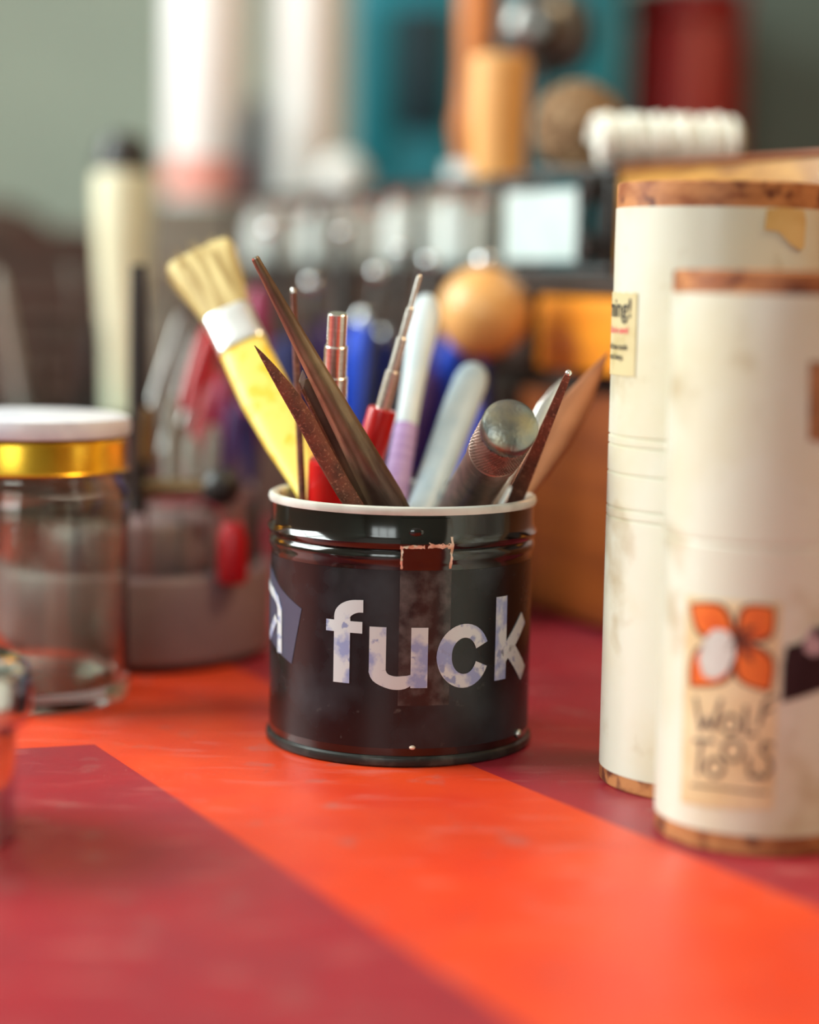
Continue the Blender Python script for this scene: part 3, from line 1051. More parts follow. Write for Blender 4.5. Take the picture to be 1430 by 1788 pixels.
strokes([[(1216, 1216), (1225, 1278), (1236, 1250), (1244, 1278), (1260, 1220)],        # W
         circ(1275, 1264, 15),                                                             # O
         [(1303, 1232), (1301, 1282), (1322, 1282)],                                      # L
         [(1336, 1222), (1324, 1268)], [(1335, 1224), (1356, 1214)], [(1330, 1244), (1348, 1237)]], 6.5, 'grey_ink', .00052, 'lettering', lab)
strokes([[(1212, 1292), (1250, 1294)], [(1226, 1294), (1221, 1352)],                    # T
         circ(1249, 1340, 15), circ(1280, 1310, 17),                                       # O O
         [(1307, 1322), (1308, 1352), (1324, 1360)],                                      # L
         [(1350, 1300), (1334, 1296), (1328, 1310), (1342, 1322), (1346, 1342), (1334, 1358), (1322, 1350)]], 6.5, 'grey_ink', .00052, 'lettering', lab)
strokes([[(1208, 1370), (1260, 1375), (1340, 1384)]], 4, 'grey_ink', .00052, 'lettering', lab)
logo([[(1372, 1128), (1396, 1122), (1418, 1100), (1440, 1090), (1452, 1100), (1452, 1196), (1420, 1208), (1398, 1216), (1364, 1226), (1366, 1160)]], 'plum', .0005, 'dark_sticker', t2)
logo([[(1402, 1120), (1412, 1096), (1424, 1090), (1430, 1104), (1436, 1138), (1418, 1146), (1402, 1136)]], 'mauve_paint', .0007, 'pale_smudge', t2)
logo([[(1418, 1098), (1426, 1094), (1430, 1110), (1418, 1112)]], 'plum', .0008, 'dark_dot', t2)
logo([[(1412, 630), (1450, 634), (1450, 775), (1410, 768)]], 'crust', .0005, 'brown_label', t2)

# ------------------------------------------------------------------ glass jar
gj = ground(228, 1213)
RJ = .0372
dj = math.hypot(gj.x, gj.y)
aj = math.atan2(gj.x, gj.y) - math.asin(RJ / dj)
JX, JY = dj * math.sin(aj), dj * math.cos(aj)
jar = thing('glass_jar', 'clear glass jam jar with gold screw lid at left', 'jar', (JX, JY, 0))
zj = lambda py: at(120, py, JY - RJ * .7).z
zl0, zl1 = zj(832), zj(772)
print('JAR', JX, JY, zl0, zl1)
Ro = RJ
pr = [(0, .0035), (Ro * .62, .0030), (Ro * .80, .0005), (Ro * .88, 0), (Ro * .96, .0012), (Ro, .005), (Ro * 1.0, .012), (Ro * .985, .02), (Ro * .985, zl0 - .020), (Ro, zl0 - .012), (Ro * .97, zl0 - .007), (Ro * .90, zl0 - .003), (Ro * .88, zl0 + .004), (Ro * .88, zl1 - .003),
      (Ro * .83, zl1 - .003), (Ro * .83, zl0), (Ro * .86, zl0 - .004), (Ro * .93, zl0 - .009), (Ro * .93, zl0 - .02), (Ro * .925, .014), (Ro * .90, .008), (Ro * .7, .0065), (0, .007)]
obj('glass_body', lathe(pr, 96), 'jar_glass', jar)
Rl = RJ * .985
pr = [(Rl - .003, zl0), (Rl, zl0), (Rl + .0007, zl0 + .0008), (Rl, zl0 + .0016), (Rl, zl1 - .0016), (Rl - .0008, zl1), (Rl - .003, zl1 + .0003), (Rl - .006, zl1 - .0004), (0, zl1 - .0004), (0, zl1 - .0014), (Rl - .003, zl1 - .0014)]
obj('lid', lathe(pr, 96, close=True), 'gold_lid', jar, ang=50)
# white lid resting on the gold lid
zw = zl1 + .0004
wd = obj('plastic_disc', lathe([(0, .0005), (Rl - .004, .0005), (Rl - .002, 0), (Rl + .0002, .0008), (Rl + .0006, .004), (Rl - .0002, .0068), (Rl - .003, .0078), (0, .0078)], 64, close=False), 'lavender_white', None, ang=50, loc=(JX, JY, zw))
tag(wd, 'flat white plastic disc lying on top of the gold jar lid', 'disc')

# ------------------------------------------------------------------ chromed pot at left edge
gp = ground(30, 1452)
RP = .0315
dp = math.hypot(gp.x, gp.y)
ap = math.atan2(gp.x, gp.y) - math.asin(RP / dp)
PX, PY = dp * math.sin(ap), dp * math.cos(ap)
zp1 = at(30, 1166, PY - .01).z
zp0 = at(30, 1275, PY - .01).z
pot = thing('steel_pot', 'shiny lidded steel pot cut off by the left edge in front of jar', 'pot', (PX, PY, 0))
obj('body', lathe([(0, 0), (RP - .001, 0), (RP, .001), (RP, zp0), (RP - .001, zp0 + .001), (0, zp0 + .001)], 64), 'chrome', pot, ang=40)
RQ = RP + .0044
obj('lid', lathe([(0, zp0), (RQ - .002, zp0), (RQ - .0004, zp0 + .001), (RQ, zp0 + .0035), (RQ, zp1 - .005), (RQ - .0012, zp1 - .0018), (RQ - .004, zp1), (0, zp1 + .0005)], 64), 'chrome', pot, ang=60)

# ------------------------------------------------------------------ round organiser with post
g = ground(235, 1181)
RO = .0595
OX, OY = (225 - 715) / F * (g.y + RO), g.y + RO
org = thing('round_organizer', 'round mauve-grey turntable with clear wall and steel post, behind the jar', 'organizer', (OX, OY, 0))
zo = lambda py, px=350, dy=-.9: at(px, py, OY + RO * dy).z
za, zb = zo(1012), zo(893)
print('ORG', OX, OY, za, zb)
obj('base', lathe([(0, .002), (RO - .006, .002), (RO - .004, .001), (RO - .0025, .0035), (RO, .0045), (RO, za - .002), (RO - .002, za), (RO - .005, za), (RO - .005, za - .003), (0, za - .003)], 96), 'grey_plastic', org, ang=50)
obj('foot_ring', lathe([(RO - .008, 0), (RO - .0035, 0), (RO - .0035, .0026), (RO - .008, .0026)], 64, close=True), 'black_metal', org)
obj('clear_wall', lathe([(RO - .0065, za - .003), (RO - .005, za - .003), (RO - .005, zb), (RO - .0065, zb)], 96, close=True), 'clear', org)
bm = bmesh.new()
for i in range(24):
    a = 2 * math.pi * i / 24
    c, s_ = math.cos(a), math.sin(a)
    sweep([(c * (RO - .008), s_ * (RO - .008), za - .003), (c * (RO - .008), s_ * (RO - .008), zb - .002)], .0008, seg=6, bm=bm)
obj('divider_rods', bm, 'grey_steel', org)
obj('inner_drum', lathe([(0, za - .003), (RO * .62, za - .003), (RO * .62, zb - .010), (RO * .58, zb - .008), (0, zb - .008)], 48), 'grey_plastic', org, ang=50)
pt = at(243, 462, OY)
px_ = pt.x - OX
obj('post', sweep([(px_, 0, zb - .010), (px_, 0, pt.z - .02), (px_ - .0005, 0, pt.z)], [.0042, .0040, .003], seg=14), 'black_metal', org)
obj('post_collar', sweep([(px_ + .004, -.001, at(0, 800, OY).z), (px_ + .004, -.001, at(0, 705, OY).z)], [.0042, .0036], seg=12), 'brass', org)
ar = at(252, 853, OY - .02)
br = at(386, 850, OY - .02)
obj('side_arm', sweep([ar - Vector((OX, OY, 0)), (ar + br) / 2 - Vector((OX, OY, 0)), br - Vector((OX, OY, 0))], [.0042, .0038, .0034], seg=12), 'brass', org)
obj('arm_knob', sph(bmesh.new(), br - Vector((OX, OY, 0)), .0082), 'black_metal', org)
# tools standing in the organiser


def plain_tool(name, label, cat, T, Bm, YT, YB, wpx, mh, shape='handle', shank=None, ms='grey_steel', zb_=None, group=None, cap=None):
    """T tip, Bm foot in the picture; straight tool as lathe, z up its axis"""
    t, b = at(T[0], T[1], YT), at(Bm[0], Bm[1], YB)
    if zb_ is not None and b.z < zb_:
        b = t + (b - t) * ((t.z - zb_) / (t.z - b.z))
    z = (t - b).normalized()
    q = z.to_track_quat('Z', 'Y')
    th = thing(name, label, cat, mw=Matrix.Translation(b) @ q.to_matrix().to_4x4(), group=group)
    L = (t - b).length
    r = wpx / 2 * YT / F
    if shape == 'handle':
        h0 = L * (1 - (shank or 0))
        obj('handle', lathe([(0, 0), (r * .7, 0), (r * .85, L * .03), (r * .75, h0 * .3), (r, h0 * .6), (r * .95, h0 * .85), (r * .6, h0 * .97), (0, h0)], 20), mh, th)
        if shank:
            obj('shank', lathe([(0, h0 * .96), (r * .33, h0 * .96), (r * .28, L * .97), (r * .2, L), (0, L)], 12), ms, th)
    elif shape == 'inverted':
        h0 = L * (shank or .5)
        obj('shank', lathe([(0, 0), (r * .3, 0), (r * .3, h0 * 1.02), (0, h0 * 1.02)], 10), ms, th)
        obj('handle', lathe([(0, h0), (r * .5, h0), (r * .65, h0 + (L - h0) * .1), (r * .9, h0 + (L - h0) * .35), (r, h0 + (L - h0) * .75), (r * .85, h0 + (L - h0) * .93), (r * .4, L), (0, L)], 20), mh, th)
        if cap:
            obj('end_cap', lathe([(0, L - r * .3), (r * .55, L - r * .3), (r * .6, L), (r * .45, L + r * .4), (0, L + r * .6)], 16), cap, th)
    else:
        obj('shank', lathe([(0, 0), (r * .9, 0), (r, L * .1), (r * .9, L * .8), (r * .55, L * .97), (0, L)], 14), mh, th)
    return th


zin = zb - .0078
og = 'pliers and drivers in the round organizer'
specs = [
    ('screwdriver', 'bright red screwdriver handle in the organizer, nearest left of brush', (374, 570), (318, 740), .905, .885, 40, 'deep_red'),
    ('screwdriver', 'deep red leaning screwdriver handle in organizer, steep beside the yellow brush', (380, 640), (328, 830), .925, .90, 36, 'deep_red'),
    ('screwdriver', 'pinkish magenta handle low in the organizer beside the yellow brush', (392, 660), (362, 840), .92, .905, 40, 'magenta'),
    ('screwdriver', 'purple handle in organizer touching the brush outline', (412, 700), (392, 850), .915, .905, 34, 'purple'),
    ('screwdriver', 'dull red handle behind the brush ferrule', (452, 500), (440, 840), .96, .955, 44, 'magenta'),
    ('screwdriver', 'navy handle in organizer directly left of the tin rim', (430, 720), (440, 860), .93, .925, 34, 'navy'),
]
for nm, lb, T, B_, YT, YB, wp, mh in specs:
    plain_tool(nm, lb, 'screwdriver', T, B_, YT, YB, wp, mh, 'inverted', shank=.12, zb_=zin, group=og)
for lb, T, B_, YT, YB, wp in (('grey steel rod leaning right from the organizer post', (318, 545), (262, 720), .92, .90, 20),
                              ('second grey steel rod leaning right, under the bristles', (345, 560), (285, 790), .94, .92, 16),
                              ('short upright grey rod in organizer under the red handle', (300, 690), (298, 850), .88, .88, 26),
                              ('short upright steel rod in organizer, middle of three', (335, 760), (335, 850), .87, .87, 26),
                              ('short dark rod in organizer near the black knob', (372, 740), (368, 850), .89, .89, 28)):
    plain_tool('steel_rod', lb, 'rod', T, B_, YT, YB, wp, 'grey_steel' if wp < 22 else 'vial_dark', 'rod', zb_=zin, group='plain rods in the round organizer')
# red bit low inside the clear wall
rb = at(405, 985, OY - RO * .74)
rbt = at(405, 885, OY - RO * .74)
o = obj('red_bit_holder', lathe([(0, 0), (.0055, 0), (.0062, .002), (.0062, .018), (.004, .024), (0, .024)], 20), 'deep_red', None, loc=(rb.x, OY - RO * .70, za - .0028))
tag(o, 'short red plastic bit holder inside the clear organizer wall, right side', 'bit holder')

# ------------------------------------------------------------------ oblique tool cabinet at the back right
pA = at(1430, 262, .764)
pB = at(400, 345, 1.334)
dirf = Vector((pB.x - pA.x, pB.y - pA.y, 0)).normalized()
A0 = Vector((pA.x, pA.y, 0)) - dirf * ((pA.y - .70) / dirf.y)
A0.z = 0
rz = math.atan2(dirf.y, dirf.x)                     # local x along the face, local -y... into the cabinet
ZC, ZT = .160, (pA.z + pB.z) / 2
print('CAB', A0, dirf, ZT, pA.z, pB.z)


def u_of(px):
    t = (px - 715) / F
    # X = A0.x + u*dx, Y = A0.y + u*dy ; X = t*Y
    return (t * A0.y - A0.x) / (dirf.x - t * dirf.y)


def lc(u, v, z):
    """cabinet local -> world; v positive goes into the cabinet (to the right/back)"""
    n = Vector((dirf.y, -dirf.x, 0))
    return A0 + dirf * u + n * v + Vector((0, 0, z))


cab = thing('tool_cabinet', 'brown wooden tool cabinet with amber drawer, set obliquely behind the tin', 'cabinet', A0, rz)
UL, DV = .80, .20
obj('carcass', box(0, UL, -DV, -.012, .0, ZC, bev=.0015), 'wood_dark', cab)
uD0, uD1 = u_of(1300), u_of(943)
obj('drawer', box(uD0 - .05, uD1, -.0115, .004, .118, .152, bev=.002), 'wood_amber', cab)
obj('top_board', box(0, UL, -DV, .004, .154, ZC, bev=.001), 'wood_dark', cab)  # dark colour paints in the shadow under the rack
obj('lower_panel', box(0.0, uD1 + .02, -.0115, .001, .004, .108, bev=.002), 'wood_brown', cab)
dr = obj('drawer', box(uD1 + .012, uD1 + .21, -.0115, .003, .118, .152, bev=.002), 'wood_dark', cab)  # far fronts are a darker brown than the near drawer
obj('drawer', box(uD1 + .218, UL - .01, -.0115, .003, .118, .152, bev=.002), 'wood_dark', cab)
obj('lower_panel', box(uD1 + .03, UL - .01, -.0115, .001, .004, .108, bev=.002), 'wood_dark', cab)

ur = u_of(1068)
wb = thing('wooden_box', 'shallow golden wooden box on the cabinet behind the tall tube', 'box', (A0.x, A0.y, ZC), rz)
obj('box_side', box(.002, ur - .004, -.006, .003, .0004, ZT - ZC - .0024, bev=.0008), 'wood_gold', wb)
obj('box_body', box(.002, ur - .004, -DV + .01, -.0065, .0004, ZT - ZC - .0024, bev=.0008), 'wood_brown', wb)
obj('lid', box(.001, ur - .003, -DV + .008, .005, ZT - ZC - .0022, ZT - ZC, bev=.0008), 'wood_brown', wb)

# black rack
rack = thing('vial_rack', 'long black metal rack of grey vials on top of the cabinet', 'rack', (A0.x, A0.y, ZC), rz)
u0, u1 = ur + .0015, u_of(395)
hh_ = ZT - ZC
obj('bottom_rail', box(u0, u1, -.050, .004, .0004, .006, bev=.001), 'black_metal', rack)
obj('top_rail', box(u0, u1, -.002, .003, hh_ - .004, hh_, bev=.001), 'black_metal', rack)
for uu in (u0 + .002, u_of(1012), u_of(862), u_of(722), u_of(555), u1 - .008):
    obj('upright', box(uu, uu + .005, -.002, .003, .0062, hh_ - .0042, bev=.0008), 'black_metal', rack)
obj('end_plate', box(u0, u0 + .026, -.0045, -.0035, .0062, hh_ - .0062), 'black_metal', rack)
for z in (.010, .036):
    obj('rack_knob', lathe([(0, 0), (.0062, 0), (.0068, .002), (.0068, .010), (.004, .0125), (0, .013)], 20, mtx=Matrix.Translation((u0 + .014, .0052, z)) @ Matrix.Translation((0, 0, -.002))), 'black_metal', rack)
card = obj('label_card', box(u_of(1005), u_of(876), -.0015, .0012, .0085, hh_ - .0085), 'card', None)
card.location = (A0.x, A0.y, ZC)
card.rotation_euler = (0, 0, rz)
tag(card, 'pale green blank card standing in the black rack', 'card')
vk = ['vial_cream', 'vial_dark', 'vial_grey', 'vial_grey', 'vial_grey', 'vial_dark', 'vial_dark', 'vial_grey', 'vial_dark', 'vial_grey']
names_v = ['tall cream vial in the rack, next to the pale card', 'smoked vial in rack behind the punch tip', 'light grey vial in rack, third from the pale card', 'light grey vial in rack, fourth from the pale card', 'light grey vial in rack, fifth from the pale card',
           'smoked vial in rack, sixth from the pale card', 'smoked vial in rack, seventh from the pale card', 'light grey vial in rack near its far end', 'smoked vial in rack, second from the far end', 'light grey vial at the far end of the rack']
uv = u_of(845)
vr = None
for i in range(10):
    uu = u_of(840 - i * 47 + 0)
    if uu > u1 - .02:
        uu = u1 - .02
    rv = min(.0105, .0105)
    p = lc(uu, .0145, ZC + .0062)
    v = thing('vial', names_v[i], 'vial', p, group='vials in the black rack')
    hv = (.034, .030, .036, .034, .035, .031, .030, .033, .030, .033)[i]
    obj('glass', lathe([(0, 0), (rv * .8, 0), (rv, .002), (rv, hv - .006), (rv * .7, hv - .004), (rv * .7, hv), (0, hv)], 24), vk[i], v)
    obj('stopper', lathe([(0, hv), (rv * .8, hv), (rv * .85, hv + .001), (rv * .85, hv + .006), (0, hv + .006)], 20), 'bright_steel' if i % 3 else 'porcelain', v)

# ------------------------------------------------------------------ things standing on top
def top_at(px, py, v, z):
    d = ray(px, py)
    t = d.x / d.y
    u = (t * (A0.y - v * dirf.x) - A0.x - v * dirf.y) / (dirf.x - t * dirf.y)
    return lc(u, v, z)


# cord roll
pc = top_at(1160, 240, .028, ZT)
cr = thing('cord_roll', 'roll of white cotton cord lying on the golden wooden box', 'cord roll', pc, R_(2))
RC = .0122
bm = bmesh.new()
N = 15
pts = []
for i in range(N * 18 + 1):
    a = 2 * math.pi * i / 18
    x = -.0315 + .063 * i / (N * 18) + .0012 * math.sin(a * .37)
    rr_ = RC - .0022 + .0006 * math.sin(i * .9)
    pts.append((x, rr_ * math.cos(a), RC + rr_ * math.sin(a)))
sweep(pts, .0022, seg=8, bm=bm)
obj('cord', bm, 'cord', cr)
obj('core', sweep([(-.030, 0, RC), (.030, 0, RC)], RC - .0035, seg=24), 'cord', cr)
bm = bmesh.new()
pts = [(.033, (RC - .004) * math.cos(a) * (1 - .04 * i), RC + (RC - .004) * math.sin(a) * (1 - .04 * i)) for i, a in enumerate([2 * math.pi * k / 12 for k in range(22)])]
sweep(pts, .0018, seg=6, bm=bm)
obj('cord_end', bm, 'twine', cr)
# dish + twine ball
pd = top_at(1010, 200, .030, ZT)
dd = obj('pale_dish', lathe([(0, .0002), (.016, .0002), (.020, .0022), (.0205, .0030), (.018, .0030), (.015, .0016), (0, .0014)], 48), 'porcelain', None, loc=pd)
tag(dd, 'small pale dish on the rack under the twine ball', 'dish')
RB = .0222
tw = thing('twine_ball', 'brown ball of hemp twine sitting on the pale dish', 'twine', pd + Vector((0, 0, .0014)))
obj('core', sph(bmesh.new(), (0, 0, RB), RB - .0012, u=32, v=20), 'twine', tw)
bm = bmesh.new()
for k in range(16):
    ax = Vector((random.uniform(-1, 1), random.uniform(-1, 1), random.uniform(-1, 1))).normalized()
    x = ax.orthogonal().normalized()
    y = ax.cross(x)
    o_ = random.uniform(-.5, .5) * RB
    rr_ = math.sqrt((RB - .001) ** 2 - o_ * o_)
    pts = [Vector((0, 0, RB)) + ax * o_ + (x * math.cos(2 * math.pi * i / 30) + y * math.sin(2 * math.pi * i / 30)) * rr_ for i in range(31)]
    sweep(pts, .0009, seg=6, bm=bm, cap=False)
obj('strand', bm, 'twine', tw)
# wooden cylinder
pw = top_at(872, 185, .018, ZT)
wc = thing('wooden_bobbin', 'pale turned wooden cylinder standing on the black rack', 'bobbin', pw)
obj('body', lathe([(0, 0), (.0125, 0), (.0134, .001), (.0142, .03), (.0150, .0585), (.0147, .061), (.013, .062), (.005, .0622), (.004, .058), (0, .058)], 48), 'wood_pale', wc, ang=40)
obj('groove_ring', lathe([(.0147, .0535), (.0154, .0542), (.0154, .0555), (.0147, .0562)], 48, close=True), 'wood_ball', wc)
# cup with wooden mallet handle
pu = top_at(832, 120, .085, ZC)
cup = thing('porcelain_cup', 'pale porcelain cup behind the rack holding a wooden handle', 'cup', pu)
obj('body', lathe([(0, .001), (.013, .0), (.016, .004), (.0165, .03), (.017, .066), (.0158, .066), (.0155, .03), (.013, .006), (0, .005)], 48), 'porcelain', cup)
mh_ = thing('mallet_handle', 'orange wooden handle standing up in the pale cup', 'handle', pu + Vector((0, 0, .0055)))
obj('grip', lathe([(0, 0), (.009, 0), (.0105, .03), (.0105, .066), (.0130, .078), (.0134, .086), (.0115, .094), (.0105, .12), (.0125, .20), (.011, .215), (0, .217)], 40), 'wood_orange', mh_)
obj('end_ball', sph(bmesh.new(), (0, 0, .226), .014, (1, 1, .9), u=24, v=14), 'wood_ball', mh_)
# magnifier
pm = top_at(945, 45, .10, ZC)
mg = thing('magnifier_stand', 'round glass lens with black housing above the twine ball', 'magnifier', pm)
zc_ = at(940, 52, pm.y).z - ZC
obj('foot', lathe([(0, 0), (.022, 0), (.022, .003), (.005, .006), (0, .006)], 32), 'black_metal', mg)
obj('stem', sweep([(0, 0, .004), (0, 0, zc_ - .02)], .0035, seg=12), 'black_metal', mg)
obj('housing', sph(bmesh.new(), (.006, .012, zc_), .026, (1, .5, 1), u=32, v=20), 'black_metal', mg)
obj('lens', sph(bmesh.new(), (-.001, -.012, zc_), .0205, (1, .6, 1), u=32, v=20), 'grey_steel', mg)
obj('lens_ring', lathe([(.0195, -.002), (.0225, -.002), (.0225, .002), (.0195, .002)], 48, close=True, mtx=Matrix.Translation((0, -.006, zc_)) @ Matrix.Rotation(R_(90), 4, 'X')), 'grey_steel', mg)

# ------------------------------------------------------------------ wooden block with upright tools behind the tin
blk = obj('tool_block', box(-.062, .006, .935, 1.02, 0, .052, bev=.002), 'wood_dark', None)
tag(blk, 'low dark wooden block holding upright tools, hidden behind the tin', 'block')
zk = .0525
tools2 = [
    ('bright blue handle standing behind the stepped mandrel', 'screwdriver', (636, 560), (616, 860), .98, .965, 66, 'blue', 'chrome'),
    ('navy handle right of the bright blue one', 'screwdriver', (672, 590), (640, 860), .99, .98, 60, 'navy', 'chrome'),
    ('purple-navy handle behind the burnisher', 'screwdriver', (560, 560), (588, 860), 1.0, .99, 70, 'purple', None),
    ('dark blue handle at left, behind the thin rod', 'screwdriver', (500, 590), (535, 860), 1.0, .99, 70, 'navy', None),
    ('blue handle between the white handle and the wooden ball', 'screwdriver', (800, 580), (722, 860), .985, .98, 50, 'blue', None),
    ('dark purple handle behind the white toothbrush', 'screwdriver', (752, 640), (700, 860), .96, .955, 54, 'purple', None),
]
for lb, ct, T, B_, YT, YB, wp, mh, cp in tools2:
    plain_tool('screwdriver', lb, ct, T, B_, YT, YB, wp, mh, 'inverted', shank=.10, zb_=zk, group='handles in the dark block', cap=cp)
for lb, T, B_, YT, YB, wp in (
        ('dark steel shank behind the cut-off burnisher tip', (470, 395), (540, 860), 1.01, 1.0, 26),
        ('shiny-tipped dark shank above the thin rod', (545, 488), (560, 860), .97, .965, 24),
        ('dark shank above the stepped mandrel', (600, 400), (590, 860), 1.0, .99, 28),
        ('dark shank left of the punch tip', (660, 470), (628, 860), .96, .955, 24),
        ('dark shank right of the punch tip', (752, 450), (690, 860), .975, .97, 26),
        ('dark shank between punch and bright blue handle', (700, 430), (664, 860), 1.0, .99, 26)):
    t_ = plain_tool('graver', lb, 'graver', T, B_, YT, YB, wp, 'black_metal', 'rod', zb_=zk, group='dark gravers in the block')
    tt = at(T[0], T[1], YT)
    d_ = (tt - t_.matrix_world.translation).length
    obj('polished_tip', sph(bmesh.new(), (0, 0, d_ - .002), .0042 if 'tip' in lb else .0034, u=16, v=10), 'chrome', t_)
# wooden ball handle
pb = at(845, 545, .925)
foot_ = Vector((pb.x + .004, .925, 0))
st = obj('peg_stand', lathe([(0, 0), (.014, 0), (.015, .002), (.015, .018), (.0135, .020), (.0035, .020), (.0032, .008), (0, .008)], 32), 'wood_dark', None, loc=(foot_.x, foot_.y, 0))
tag(st, 'small round dark wooden stand under the wooden ball handle, behind the tin', 'stand')
bh = thing('ball_handled_awl', 'awl with round honey-coloured wooden ball handle and shiny tip', 'awl', (foot_.x, foot_.y, .0085))
zb2 = pb.z - .0085
obj('handle', sph(bmesh.new(), (pb.x - foot_.x, 0, zb2), .0212, u=48, v=28), 'wood_ball', bh)
obj('shank', sweep([(0, 0, 0), ((pb.x - foot_.x) * .9, 0, zb2 - .018)], [.0026, .0036], seg=12), 'navy', bh)
obj('end_knob', sph(bmesh.new(), (pb.x - foot_.x, -.002, zb2 + .0225), .0055, u=24, v=14), 'chrome', bh)

# ------------------------------------------------------------------ pot of tools behind the jar, left
gx = (105 - 715) / F * 1.14
ptc = thing('dark_cup', 'dark round cup of tools hidden behind the glass jar', 'cup', (gx, 1.14, 0))
obj('body', lathe([(0, .002), (.050, 0), (.053, .004), (.055, .078), (.053, .080), (.051, .078), (.049, .006), (0, .005)], 64), 'black_metal', ptc)
zpt = .0065
t_ = at(216, 232, 1.15)
b_ = at(212, 940, 1.13)
b_ = t_ + (b_ - t_) * ((t_.z - zpt) / (t_.z - b_.z))
z = (t_ - b_).normalized()
L = (t_ - b_).length
ch = thing('cream_handled_knife', 'cream tapered handle with black end standing at left behind jar', 'knife', mw=Matrix.Translation(b_) @ z.to_track_quat('Z', 'Y').to_matrix().to_4x4())
obj('handle', lathe([(0, 0), (.007, 0), (.0085, L * .2), (.011, L * .45), (.0150, L * .7), (.0168, L * .86), (.0162, L * .9), (0, L * .9)], 32), 'cream_plastic', ch)
obj('end_cap', lathe([(0, L * .9), (.0158, L * .9), (.0162, L * .93), (.0125, L * .985), (.004, L), (0, L)], 32), 'black_metal', ch)
for lb, T, B_, wp, mh in (('grey-green spatula leaning at the left edge', (-8, 470), (46, 760), 26, 'vial_dark'),
                          ('pale steel rod leaning in the dark cup at left', (118, 455), (160, 760), 14, 'grey_steel'),
                          ('dark rod with rounded end in the cup at left', (168, 560), (150, 760), 30, 'black_metal'),
                          ('dark wooden stick in the cup nearest left edge', (52, 620), (90, 770), 34, 'wood_dark'),
                          ('dark brown stick between rod and cream handle', (134, 500), (122, 770), 16, 'wood_dark')):
    plain_tool('modelling_tool', lb, 'tool', T, B_, 1.135, 1.14, wp, mh, 'rod', zb_=zpt, group='thin tools in the dark cup')

# ------------------------------------------------------------------ far background
cb = thing('wooden_crate', 'low planked brown wooden crate under the white bottles far behind', 'crate', (-.14, 1.70, 0))
ZB = at(300, 352, 1.6).z
for z0_, z1b in ((0.0, .066), (.070, .136), (.140, ZB - .012)):
    obj('plank', box(-.085, .095, -.11, -.10, z0_, z1b, bev=.001), 'crate_brown', cb)
obj('body', box(-.083, .093, -.099, .11, 0, ZB - .012, bev=.001), 'crate_brown', cb)
obj('top_board', box(-.085, .095, -.11, .11, ZB - .0118, ZB, bev=.001), 'crate_brown', cb)
ZK = at(80, 400, 1.62).z
bk = thing('storage_basket', 'dark brown basket with brown cloth far behind at left, beyond the dark cup', 'basket', (-.40, 1.74, 0))
obj('shell', box(-.16, .155, -.12, .12, .0, ZK - .012, bev=.01, seg=3), 'basket', bk)
bm = bmesh.new()
for i in range(9):
    z = .012 + i * (ZK - .03) / 8
    sweep([(-.16, -.1215, z), (.155, -.1215, z)], .0035, seg=8, bm=bm)
obj('woven_strips', bm, 'basket', bk)
bm = bmesh.new()
for c_, r_, q_ in (((-.09, 0, ZK - .02), .062, (1.05, 1, .75)), ((.030, .01, ZK - .02), .060, (1.1, 1, .78)), ((.105, 0, ZK - .03), .044, (1, 1, .8))):
    sph(bm, c_, r_, q_, u=28, v=18)
obj('cloth_bundle', bm, 'brown_cloth', bk)
obj('rim', box(-.164, .159, -.124, .124, ZK - .0118, ZK, bev=.004), 'basket', bk)


def bottle(px, w_px, Y, label, hgt, band=None, m='bottle_white'):
    X = (px - 715) / F * Y
    r = w_px / 2 * Y / F
    t = thing('bottle', label, 'bottle', (X, Y, ZB + .0003))
    obj('body', lathe([(0, 0), (r * .92, 0), (r, .004), (r, hgt * .8), (r * .9, hgt * .87), (r * .4, hgt * .93), (r * .38, hgt), (0, hgt)], 48), m, t)
    obj('cap', lathe([(0, hgt), (r * .45, hgt), (r * .45, hgt + .02), (0, hgt + .021)], 32), 'bottle_white', t)
    if band:
        obj('label_band', lathe([(r + .0002, .008), (r + .0006, .008), (r + .0006, .034), (r + .0002, .034)], 48, close=True), band, t)
    return t


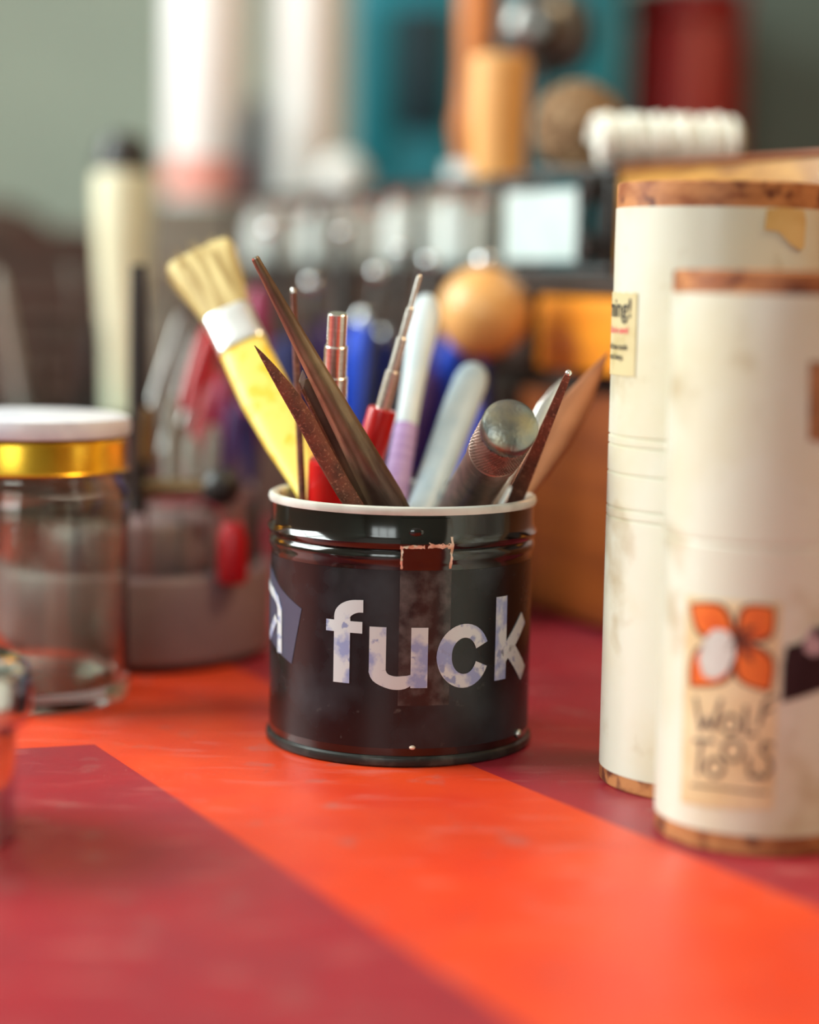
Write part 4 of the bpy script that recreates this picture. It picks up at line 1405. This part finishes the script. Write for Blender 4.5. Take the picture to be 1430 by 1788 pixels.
bottle(352, 138, 1.66, 'big white plastic bottle with salmon label band at left', .30, 'salmon')
bottle(522, 122, 1.68, 'big bright white plastic bottle right of the salmon-banded one', .31)
tb_ = thing('glue_tube', 'slim dark teal tube standing between the two white bottles', 'tube', ((438 - 715) / F * 1.62, 1.62, ZB + .0003))
obj('body', lathe([(0, 0), (.0085, 0), (.0095, .01), (.0095, .075), (.004, .084), (0, .084)], 24), 'teal_dark', tb_)
bowl = obj('white_ball', sph(bmesh.new(), (0, 0, .0205), .0205, u=32, v=20), 'porcelain', None, loc=((588 - 715) / F * 1.61, 1.61, ZB + .0003))
tag(bowl, 'glossy white ball on the crate beside the bright bottle', 'ball')

tealb = thing('storage_bin', 'big teal plastic storage bin far behind the rack', 'bin', ((837 - 715) / F * 1.80, 1.93, 0))
hwid = .122
obj('shell', box(-hwid, hwid, -.10, .10, 0, .46, bev=.012, seg=3), 'teal', tealb)
obj('painted_recess_plate', box(-.082, -.034, -.106, -.099, .29, .40, bev=.003), 'teal_dark', tealb)  # raised plate; the shade of a recess is put into its dark colour
obj('raised_panel', box(-.116, -.088, -.106, -.099, .25, .40, bev=.003), 'teal', tealb)
obj('lid', box(-hwid - .006, hwid + .006, -.106, .106, .46, .48, bev=.004), 'teal', tealb)
redc = thing('red_canister', 'tall dark red canister far behind, right of the teal bin', 'canister', ((1178 - 715) / F * 1.9, 1.93, 0))
obj('body', lathe([(0, 0), (.050, 0), (.054, .004), (.054, .40), (.050, .406), (0, .408)], 64), 'dark_red', redc)
obj('lid', lathe([(0, .408), (.055, .408), (.056, .412), (.056, .43), (.052, .434), (0, .435)], 64), 'dark_red', redc)
lock = thing('steel_locker', 'dark grey-green steel locker far behind at right', 'locker', (.50, 2.12, 0))
obj('shell', box(-.19, .30, -.08, .08, 0, .75, bev=.004), 'dark_green', lock)
obj('door', box(-.18, .29, -.088, -.081, .01, .74, bev=.002), 'dark_green', lock)
obj('door_handle', box(-.165, -.155, -.10, -.089, .50, .60, bev=.002), 'black_metal', lock)
